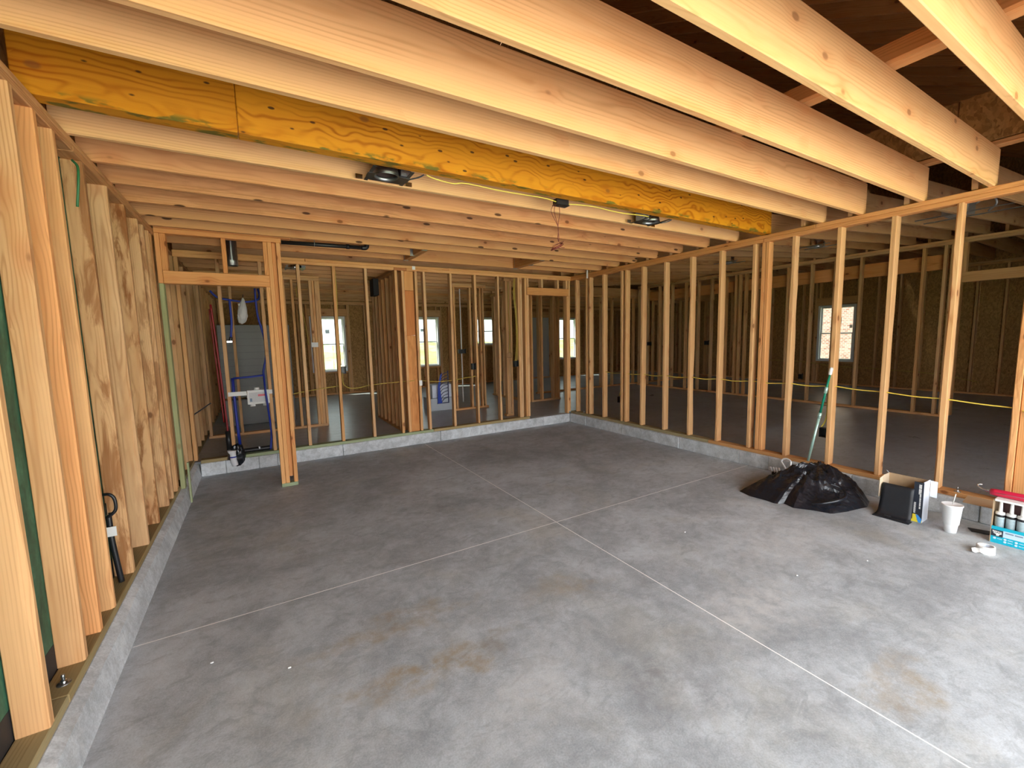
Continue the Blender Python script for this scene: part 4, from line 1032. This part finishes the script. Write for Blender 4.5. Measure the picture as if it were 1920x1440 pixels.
# small housings glimpsed in the house
for (loc, lb) in (((0.55, 6.9, 2.585), 'shiny recessed light housing behind the alcove post'), ((2.35, 9.2, 2.585), 'shiny recessed light housing above the far left window'), ((6.8, 3.05, 2.70), 'shiny recessed light housing in the dark side room'), ((6.9, 4.4, 2.70), 'dim recessed light housing deeper in the dark side room')):
    r_ = empty('recessed_light', loc); tag(r_, lb, 'recessed light', 'recessed light housings')
    obj('mounting_plate', box_bm((-0.13, -0.09, 0.0), (0.13, 0.09, 0.003)), GALV, r_)
    obj('can', bm_lathe(bmesh.new(), [(0.07, -0.006), (0.074, 0.004), (0.074, 0.10), (0.0, 0.10)], 24, cap0=False, cap1=False), STEEL, r_)
    obj('junction_box', box_bm((0.08, -0.04, 0.0035), (0.13, 0.04, 0.08)), GALV, r_)
    for x in (-0.11, 0.11): obj('hanger_bar', box_bm((x - 0.01, -0.205, 0.0035), (x + 0.01, 0.205, 0.011)), GALV, r_)
# air unit box with trays in the dark room
ab = empty('vent_fan_housing', (6.35, 1.55, 2.70)); tag(ab, 'grey metal housing with label and rails in the dark room ceiling', 'fan housing')
obj('housing', box_bm((-0.11, -0.10, 0.0), (0.11, 0.10, 0.16), 0.004), plain('dull_grey_metal', (0.36, 0.35, 0.33), 0.5, 0.3), ab)
obj('label_plate', box_bm((-0.1125, -0.06, 0.05), (-0.1105, 0.06, 0.11)), LABELGREY, ab)
for x in (-0.13, 0.13): obj('rail', box_bm((x - 0.008, -0.42, -0.012), (x + 0.008, 0.30, -0.002)), GALV, ab)
obj('conduit', tube_bm([(0.0, -0.12, 0.08), (0.02, -0.22, 0.14), (0.05, -0.26, 0.06), (0.08, -0.2, 0.0)], 0.010, 8, 6), GALV, ab)

# ceiling box with coiled wire
bxo = empty('ceiling_box', (2.15, 2.80, ZJ - 0.01)); tag(bxo, 'small black ceiling box fixed under the amber beam', 'electrical box')
obj('box_body', box_bm((-0.06, -0.028, -0.014), (0.06, 0.028, 0.03), 0.003), BLACKPL, bxo)
obj('rim', box_bm((-0.064, -0.032, -0.017), (0.064, 0.032, -0.013), 0.001), BLACKPL, bxo)
hw = empty('hanging_wire', (2.12, 2.80, 2.56)); tag(hw, 'thin red brown wire with a coiled end hanging from the ceiling box', 'wire')
zc = 2.255
for (dx, bow) in ((-0.030, -0.030), (-0.018, -0.012), (0.012, 0.010)):
    wobj('strand', tube_bm([(2.118 + dx, 2.80, 2.572), (2.115 + dx + bow, 2.80, 2.51), (2.12, 2.80, 2.40), (2.125 + dx * 0.3, 2.80, 2.32), (2.125, 2.80, 2.285)], 0.0022, 6, 6), WIREBROWN, hw)
for k in range(4):
    rr = 0.042 + 0.004 * k
    pts = [(2.11 + rr * math.cos(a), 2.80 + rr * 0.8 * math.sin(a), zc + 0.02 * math.cos(a) + 0.012 * math.sin(a + k) - 0.004 * k) for a in [2 * math.pi * i / 14 for i in range(15)]]
    wobj('coil_turn', tube_bm(pts, 0.0022, 6, 3), WIREBROWN, hw)
wobj('loose_end', tube_bm([(2.13, 2.80, 2.28), (2.15, 2.79, 2.286), (2.165, 2.785, 2.292)], 0.0022, 6, 3), WIREBROWN, hw)
wobj('loose_end', tube_bm([(2.13, 2.80, 2.25), (2.16, 2.79, 2.243), (2.172, 2.785, 2.243)], 0.0022, 6, 3), WIREBROWN, hw)

def cable(label, pts, r=0.0045, mat=YELLOWC, name='electrical_cable', sub=8, group=None):
    o = obj(name, tube_bm(pts, r, 8, sub), mat); tag(o, label, 'cable', group); return o
cable('thin yellow cable looping along the underside of the amber beam', [(1.03, 2.765, 2.60), (1.10, 2.775, 2.588), (1.22, 2.775, 2.580), (1.32, 2.77, 2.594), (1.6, 2.765, 2.584), (1.95, 2.77, 2.590), (2.09, 2.785, 2.585)], 0.004)
cable('thin yellow cable from the ceiling box along the amber beam', [(2.22, 2.79, 2.585), (2.45, 2.768, 2.592), (2.75, 2.77, 2.582), (3.05, 2.768, 2.592), (3.15, 2.80, 2.60)], 0.004)
# long yellow cable through the side wall studs
pts = [(XR + 0.045, 5.3, 0.93)]
zz = 0.95
for k, y in enumerate(rs):
    pts.append((XR + 0.045, y - 0.02, 0.945 + 0.005 * k if k < 8 else 0.985 - 0.02 * (k - 8)))
    pts.append((XR + 0.045 - 0.006 * (k % 2), y - 0.22, (0.935 + 0.005 * k if k < 8 else 0.968 - 0.02 * (k - 8))))
pts += [(XR + 0.045, 0.79, 0.92), (XR + 0.035, 0.765, 0.915), (XR + 0.0, 0.735, 0.90), (XR - 0.012, 0.71, 0.865), (XR + 0.008, 0.69, 0.84)]
cable('long bright yellow cable threaded through the side wall studs', pts, 0.0050, sub=4)
cable('dull yellow cable sagging through the back wall studs', [(0.36, YB + 0.04, 0.885), (0.51, YB + 0.045, 0.905), (0.70, YB + 0.045, 0.925), (0.93, YB + 0.045, 0.945)], 0.005, TANC)
cable('dull yellow cable from black box to the wide orange board', [(0.97, YB + 0.05, 1.12), (0.97, YB + 0.045, 0.97), (1.05, YB + 0.045, 0.905), (1.18, YB + 0.045, 0.90), (1.34, YB + 0.045, 0.925), (1.75, YB + 0.045, 0.94), (1.90, YB + 0.015, 0.945), (2.03, YB + 0.04, 0.94), (2.3, YB + 0.045, 0.905), (2.57, YB + 0.045, 0.905), (2.75, YB + 0.045, 0.925), (2.97, YB + 0.05, 0.945)], 0.005, TANC)
cable('yellow cable running down the stud beside the first window', [(0.955, YB + 0.05, 2.51), (0.96, YB + 0.05, 2.2), (0.953, YB + 0.045, 1.8), (0.957, YB + 0.05, 1.22)], 0.005, TANC)
for (dx, lb) in ((0.0, 'yellow cable down to the black box left of the back door opening'), (0.02, 'second yellow cable bowing beside the back door stud')):
    cable(lb, [(3.70 + dx, YB + 0.04, 2.50), (3.69 + dx, YB + 0.035, 2.25), (3.715 + dx, YB + 0.03, 1.9), (3.725 + dx, YB + 0.03, 1.5), (3.705 + dx * 1.5, YB + 0.04, 1.2), (3.69 + dx, YB + 0.04, 1.16)], 0.006, TANC)
cable('yellow cable down the post just beyond the back wall', [(3.80, 6.455, 2.5), (3.795, 6.452, 2.1), (3.805, 6.452, 1.6), (3.80, 6.453, 1.28)], 0.006, TANC)
cable('pair of yellow cables hanging on the post behind the alcove', [(0.62, 7.57, 2.45), (0.60, 7.565, 2.3), (0.68, 7.565, 1.9), (0.72, 7.565, 1.5)], 0.005, TANC)
cable('dim yellow cable sagging under the brick view window', [(XE - 0.02, 7.2, 0.75), (XE - 0.03, 5.9, 0.72), (XE - 0.05, 5.2, 0.64), (XE - 0.04, 4.2, 0.60), (XE - 0.04, 3.3, 0.55), (XE - 0.03, 2.6, 0.42)], 0.006, TANC)

def ebox(label, loc, rotz, w=0.06, h=0.095, d=0.06):
    r_ = empty('electrical_box', loc, rotz); tag(r_, label, 'electrical box', 'black electrical boxes')
    bm = bmesh.new(); t = 0.003
    bm_box(bm, (-w / 2, -d, -h / 2), (w / 2, -d + t, h / 2))   # back
    bm_box(bm, (-w / 2, -d, -h / 2), (-w / 2 + t, 0, h / 2)); bm_box(bm, (w / 2 - t, -d, -h / 2), (w / 2, 0, h / 2))
    bm_box(bm, (-w / 2, -d, -h / 2), (w / 2, 0, -h / 2 + t)); bm_box(bm, (-w / 2, -d, h / 2 - t), (w / 2, 0, h / 2))
    obj('box_body', bm, BLACKPL, r_)
    obj('nail_lug', box_bm((-w / 2 - 0.010, -d * 0.6, h / 2 - 0.02), (-w / 2, -d * 0.3, h / 2 + 0.012)), BLACKPL, r_)
    return r_
# (local +y is the open face)
ebox('black outlet box under the first far window', (0.985, YB + 0.03, 1.155), math.pi)
ebox('black outlet box on the stud in the middle of the back wall', (2.925, YB + 0.02, 1.10), math.pi)
ebox('black switch box beside the back door stud', (3.705, YB + 0.01, 1.105), math.pi, w=0.075)
ebox('black switch box on the post just beyond the back wall', (3.80, 6.455, 1.235), math.pi, w=0.085, h=0.085)
ebox('wide black box in the room right of the second window', (3.40, 7.56, 1.30), math.pi, w=0.14, h=0.08)
ebox('small black box on the stud deep behind the back wall', (4.87, 8.30, 1.30), math.pi, w=0.07)
ebox('black outlet box low on the side wall below the yellow cable, behind the pole', (XR + 0.05, 2.055, 0.50), math.pi / 2, w=0.075)
ebox('black outlet box low on the side wall near the corner', (XR + 0.03, 4.905, 0.52), math.pi / 2, w=0.07)
ebox('black outlet box in the dark room beyond the side wall', (9.07, 4.25, 0.66), math.pi / 2)
ebox('black box on the dark stud wall above the yellow cable', (9.07, 6.30, 1.32), math.pi / 2, w=0.10)
ebox('second black box on the dark stud wall above the yellow cable', (9.07, 8.02, 1.30), math.pi / 2, w=0.10)
cable('pair of yellow cables rising from the low box behind the pole', [(XR + 0.045, 2.07, 0.56), (XR + 0.04, 2.03, 0.66), (XR + 0.045, 2.02, 0.93)], 0.006)
cable('yellow cable rising from the low box near the corner', [(XR + 0.045, 4.91, 0.58), (XR + 0.045, 4.88, 0.68), (XR + 0.045, 4.86, 0.93)], 0.006)

# paper tags
for (lo, hi, lb) in (((2.015, YB - 0.003, 0.865), (2.058, YB - 0.001, 0.945), 'white paper tag on the stud beside the wide orange board'), ((0.76, 7.574, 1.46), (0.86, 7.577, 1.535), 'white paper tag on the post behind the alcove'), ((1.985, YB - 0.002, 2.535), (2.03, YB, 2.585), 'small white tag on the top plate of the back wall')):
    tag(obj('paper_tag', box_bm(lo, hi), PAPER), lb, 'tag')

# white pipe near the back corner
o = obj('white_pipe', tube_bm([(4.825, 5.585, 2.50), (4.825, 5.585, 2.775)], 0.0135, 14, 1), WHITEDIM); tag(o, 'short white plastic pipe standing on end in the back corner of the ceiling', 'pipe')
# black drain pipe above the back wall
bp = empty('drain_pipe', (0.8, 5.20, 2.60)); tag(bp, 'black plastic drain pipe under the joists right of the alcove', 'pipe')
wobj('pipe_run', tube_bm([(0.30, 5.20, 2.590), (1.16, 5.20, 2.606)], 0.021, 14, 1), BLACKPL, bp)
wobj('coupling', tube_bm([(0.95, 5.20, 2.602), (0.985, 5.20, 2.603)], 0.027, 14, 1), BLACKPL, bp)
wobj('elbow', tube_bm([(1.12, 5.20, 2.605), (1.165, 5.20, 2.608), (1.18, 5.20, 2.64), (1.18, 5.20, 2.72)], 0.026, 14, 4), BLACKPL, bp)
wobj('hanger_strap', tube_bm([(0.62, 5.20, 2.575), (0.62, 5.172, 2.60), (0.62, 5.20, 2.66), (0.62, 5.322, 2.68)], 0.004, 6, 3), GALV, bp)

# ================================================================== alcove plumbing
wo = empty('washer_outlet_box', (-0.03, YB, 0.88)); tag(wo, 'white washer outlet box with bracket strap between the alcove studs', 'outlet box')
wobj('bracket', box_bm((-0.335, YB - 0.006, 0.915), (0.125, YB - 0.001, 0.965), 0.0015), WHITEPL, wo)
wobj('box_body', box_bm((-0.145, YB - 0.022, 0.80), (0.09, YB + 0.065, 0.975), 0.006), WHITEPL, wo)
lb_ = wobj('front_label', box_bm((-0.125, YB - 0.0245, 0.825), (0.055, YB - 0.0225, 0.945)), LABELGREY, wo)
wobj('red_print', box_bm((-0.03, YB - 0.026, 0.895), (0.045, YB - 0.0248, 0.920)), RED, lb_)
wobj('dark_print', box_bm((-0.118, YB - 0.026, 0.835), (-0.095, YB - 0.0248, 0.875)), GREYPR, lb_)
for x in (-0.095, 0.045): wobj('drain_stub', tube_bm([(x, YB + 0.02, 0.772), (x, YB + 0.02, 0.802)], 0.03, 16, 1), WHITEPL, wo)
wobj('top_stub', tube_bm([(-0.04, YB + 0.02, 0.973), (-0.04, YB + 0.02, 1.005)], 0.032, 16, 1), WHITEPL, wo)
def pipe(label, pts, r, mat, sub=6):
    o = obj('plastic_tubing', tube_bm(pts, r, 10, sub), mat); tag(o, label, 'tubing', 'plumbing tubing in the alcove'); return o
yb = YB + 0.03
pipe('blue tubing hanging in a loop under the alcove header', [(-0.42, yb + 0.03, 2.16), (-0.36, yb + 0.03, 2.09), (-0.25, yb + 0.03, 2.06), (-0.08, yb + 0.03, 2.04), (0.04, yb + 0.03, 2.06), (0.075, yb + 0.03, 2.12), (0.06, yb + 0.03, 2.20)], 0.012, BLUEPEX)
pipe('short blue tubing dropping from the loop under the header', [(-0.235, yb, 2.06), (-0.235, yb, 1.8), (-0.255, yb, 1.62)], 0.013, BLUEPEX)
pipe('tall blue tubing bowing down the side of the alcove', [(0.03, yb, 2.20), (0.035, yb, 1.9), (0.07, yb, 1.7), (0.10, yb, 1.5), (0.085, yb, 1.35), (0.05, yb, 1.20), (0.05, yb - 0.01, 1.13), (0.05, YB - 0.045, 1.0), (0.055, YB - 0.045, 0.90), (0.062, YB - 0.045, 0.78), (0.072, yb - 0.02, 0.6), (0.078, yb, 0.4), (0.055, yb, 0.21)], 0.012, BLUEPEX)
pipe('horizontal blue tubing above the washer outlet box', [(-0.272, yb - 0.004, 1.128), (-0.1, yb - 0.004, 1.134), (0.045, yb - 0.004, 1.146)], 0.012, BLUEPEX, 2)
pipe('straight blue tubing below the horizontal run beside the alcove stud', [(-0.278, yb, 1.13), (-0.275, yb, 0.7), (-0.262, yb, 0.30)], 0.017, BLUEPEX, 2)
pipe('red tubing running down beside the alcove stud', [(-0.425, yb + 0.02, 2.0), (-0.405, yb + 0.02, 1.5), (-0.385, yb + 0.02, 0.9), (-0.372, yb + 0.02, 0.42), (-0.37, yb + 0.02, 0.20)], 0.0115, REDPEX)
pipe('thin red tubing next to the thick red tubing', [(-0.445, yb + 0.045, 1.95), (-0.43, yb + 0.045, 1.4), (-0.405, yb + 0.045, 0.6)], 0.007, REDPEX)
vl = empty('shutoff_valve', (-0.255, yb, 1.58)); tag(vl, 'small black and steel valve at the end of the short blue tubing', 'valve')
wobj('valve_body', tube_bm([(-0.255, yb, 1.62), (-0.262, yb, 1.585), (-0.275, yb, 1.565)], 0.019, 10, 3), BLACKPL, vl)
wobj('lever', box_bm((-0.30, yb - 0.03, 1.555), (-0.245, yb - 0.02, 1.575)), STEEL, vl)
# wrapped white drain
wp = empty('wrapped_drain', (-0.33, YB - 0.01, 0.03)); tag(wp, 'white drain fitting wrapped in black plastic on the alcove kerb', 'drain fitting')
bm = bmesh.new(); bm_tube(bm, [(-0.345, YB - 0.055, 0.275), (-0.345, YB - 0.055, 0.262), (-0.34, YB - 0.055, 0.235), (-0.338, YB - 0.055, 0.20), (-0.335, YB - 0.052, 0.14), (-0.325, YB - 0.052, 0.085)], [0.048, 0.047, 0.034, 0.036, 0.036, 0.032], 18, 3)
wobj('white_fitting', bm, WHITEDIM, wp)
wobj('band', tube_bm([(-0.339, YB - 0.055, 0.188), (-0.339, YB - 0.055, 0.202)], 0.0385, 18, 1), BLUEPEX, wp)
bm = bmesh.new(); bmesh.ops.create_icosphere(bm, subdivisions=4, radius=1.0)
for v in bm.verts:
    k = 1 + 0.16 * noise.noise(v.co * 3.1); v.co = Vector((-0.295 + v.co.x * 0.082 * k, YB - 0.018 + v.co.y * 0.055 * k, 0.20 + v.co.z * 0.135 * k))
wobj('black_wrap', bm, BAGM, wp)
wobj('black_pipe', tube_bm([(-0.372, yb - 0.02, 0.26), (-0.372, yb - 0.02, 0.50)], 0.028, 12, 1), BLACKPL, wp)
hz = empty('black_hose', (0.0, YB + 0.05, ZS)); tag(hz, 'black hose lying on the sill plate of the alcove', 'hose')
wobj('hose', tube_bm([(-0.24, YB + 0.055, 0.225), (-0.1, YB + 0.05, 0.228), (0.06, YB + 0.05, 0.228)], 0.028, 10, 4), BLACKPL, hz)
wobj('clip', box_bm((-0.07, YB + 0.012, 0.235), (-0.055, YB + 0.024, 0.262)), STEEL, hz)
# clear bag with fittings hanging under the header
hb = empty('parts_bag', (-0.12, YB - 0.02, 1.77)); tag(hb, 'clear plastic bag of white fittings hanging under the alcove header', 'plastic bag')
bm = bmesh.new(); bmesh.ops.create_icosphere(bm, subdivisions=4, radius=1.0)
for v in bm.verts:
    z = v.co.z; w = 0.035 + 0.02 * (0.4 - z) if z > -0.9 else 0.04
    k = 1 + 0.22 * noise.noise(v.co * 2.6 + Vector((1, 5, 2)))
    v.co = Vector((-0.115 + v.co.x * w * 1.15 * k + 0.015 * z, YB - 0.03 + v.co.y * 0.03 * k, 1.925 + z * 0.155))
wobj('bag_body', bm, CLEAR, hb)
for (x, z, r_) in ((-0.135, 1.86, 0.022), (-0.105, 1.93, 0.02), (-0.12, 1.99, 0.018)):
    wobj('white_fitting', tube_bm([(x - 0.03, YB - 0.03, z), (x + 0.02, YB - 0.03, z + 0.02)], r_, 10, 1), WHITEPL, hb)
wobj('bag_tie', tube_bm([(-0.10, YB - 0.03, 2.075), (-0.095, YB - 0.01, 2.12)], 0.004, 6, 1), BLACKPL, hb)
# vertical metal duct above the header
du = empty('metal_duct', (-0.165, 5.62, 2.38)); tag(du, 'short round galvanised duct above the alcove header', 'duct')
obj('duct_pipe', bm_lathe(bmesh.new(), [(0.056, 0.0), (0.059, 0.004), (0.059, 0.05), (0.0605, 0.055), (0.059, 0.06), (0.059, 0.36)], 28, cap0=False), GALV, du)
obj('seam', box_bm((0.0, -0.0615, 0.01), (0.012, -0.058, 0.35)), GALV, du)
# shelf rod on the left studs
o = obj('threaded_rod', tube_bm([(-0.737, 6.11, 0.71), (-0.70, 6.2, 0.715), (-0.62, 6.9, 0.735), (-0.60, 7.1, 0.735)], 0.008, 8, 2), DARKMETAL); tag(o, 'dark metal rod sticking out between the studs left of the alcove', 'rod')
RIBM = plain('tile_line', (0.10, 0.095, 0.088), 0.5)
# grey shower surround deep behind the alcove
sh = empty('shower_surround', (-0.05, 8.55, FH)); tag(sh, 'grey fibreglass shower surround with tile lines behind the alcove', 'shower')
wobj('wall_panel', box_bm((-0.55, 8.60, 0.62), (0.52, 8.63, 1.86), 0.006), SHOWER, sh)
wobj('tub_apron', box_bm((-0.55, 8.52, FH), (0.52, 8.63, 0.60), 0.01), SHOWER, sh)
for k in range(10): wobj('tile_rib', box_bm((-0.54, 8.597, 0.70 + 0.115 * k), (0.51, 8.60, 0.706 + 0.115 * k)), RIBM, sh)

# ================================================================== left wall details
cd = empty('black_conduit', (XL - 0.02, 3.16, ZS)); tag(cd, 'black flexible conduit with white label between the left studs', 'conduit')
wobj('conduit', tube_bm([(-0.79, 3.17, 0.60), (-0.785, 3.155, 0.45), (-0.775, 3.15, 0.32), (-0.765, 3.15, ZS)], 0.014, 12, 6), BLACKPL, cd)
wobj('label', box_bm((-0.80, 3.13, 0.475), (-0.755, 3.1335, 0.53)), PAPER, cd)
br = empty('black_bracket', (XL - 0.03, 3.14, 0.62)); tag(br, 'black bracket with steel plate on the left wall studs', 'bracket')
wobj('bracket_loop', tube_bm([(-0.80, 3.13, 0.72), (-0.765, 3.12, 0.72), (-0.745, 3.12, 0.69), (-0.745, 3.12, 0.63), (-0.77, 3.12, 0.60), (-0.80, 3.13, 0.585)], 0.0085, 8, 4), BLACKPL, br)
wobj('steel_plate', box_bm((-0.80, 3.11, 0.605), (-0.778, 3.118, 0.675)), STEEL, br)
cable('short green wire hanging at the top of the left studs', [(XL - 0.02, 3.15, 2.50), (XL + 0.005, 3.12, 2.46), (XL + 0.005, 3.10, 2.38), (XL - 0.015, 3.12, 2.26)], 0.006, GREENW, name='green_wire')
def bolt(loc, label):
    r_ = empty('anchor_bolt', loc); tag(r_, label, 'anchor bolt', 'anchor bolts in the sill plates')
    obj('washer', bm_lathe(bmesh.new(), [(0.022, 0.0), (0.022, 0.003), (0.0, 0.003)], 20, cap1=False), GALV, r_)
    obj('nut', bm_lathe(bmesh.new(), [(0.0115, 0.003), (0.0115, 0.014), (0.006, 0.0145)], 6), STEEL, r_)
    obj('shank', bm_lathe(bmesh.new(), [(0.006, 0.014), (0.006, 0.038), (0.004, 0.040)], 12), GALV, r_)
bolt((-0.765, 2.29, ZS), 'steel anchor bolt in the left sill near the green sheathing')
bolt((XR + 0.012, 1.05, ZS), 'steel anchor bolt in the side wall sill behind the cup')
bolt((XR + 0.02, 3.22, ZS), 'steel anchor bolt in the side wall sill by the plate joint')
bolt((XR + 0.03, 5.75, ZS), 'steel anchor bolt in the sill near the back corner')

# ================================================================== things in the far rooms
bc = empty('printed_carton', (3.05, 7.75, FH)); tag(bc, 'large white carton with blue curved stripes beyond the back wall', 'carton')
wobj('carton_body', box_bm((2.80, 7.80, FH), (3.34, 8.22, 0.40), 0.004), plain('grey_white_carton', (0.50, 0.54, 0.58), 0.7), bc)
wobj('upper_box', box_bm((2.86, 7.86, 0.402), (3.32, 8.16, 0.66), 0.004), CARDWHITE, bc)
bl = empty('blue_rack', (3.1, 7.7, 0.3)); tag(bl, 'blue panel with curved ribs leaning on the white carton', 'panel')
bm = bmesh.new(); bm_quad(bm, [(2.93, 7.77, 0.305), (3.02, 7.77, 0.305), (2.985, 7.77, 0.62), (3.04, 7.77, 0.90), (3.00, 7.77, 0.86), (2.95, 7.77, 0.66)], 0.012)
wobj('side_panel', bm, plain('deep_blue_plastic', (0.01, 0.05, 0.42), 0.4), bl)
RIB = plain('navy_rib', (0.012, 0.018, 0.10), 0.45)
for k in range(9):
    z = 0.335 + 0.062 * k; xl = 2.99 + 0.03 * max(0, 3 - k) / 3 + (0.012 * max(0, k - 5))
    wobj('rib', tube_bm([(xl, 7.775, z - 0.01), (xl + 0.05, 7.775, z + 0.045), (xl + 0.12, 7.775, z + 0.07), (3.16, 7.775, z + 0.08)], 0.006, 6, 4), RIB, bl)
wobj('edge_bar', box_bm((3.155, 7.768, 0.30), (3.172, 7.782, 0.93)), RIB, bl)
wobj('base_bar', box_bm((2.93, 7.765, 0.297), (3.17, 7.785, 0.312)), RIB, bl)
for (pts, lb) in (([(3.44, 7.70, 2.50), (3.44, 7.70, 0.30)], 'thin white vertical pipe in the room right of the second window'),):
    o = obj('white_pipe', tube_bm(pts, 0.010, 10, 1), WHITEDIM); tag(o, lb, 'pipe')
db = obj('dark_vent_box', box_bm((1.70, 7.22, 2.28), (1.79, 7.46, 2.55), 0.004), BLACKMAT); tag(db, 'dark square vent box high on the stud wall beyond the back wall', 'vent box')
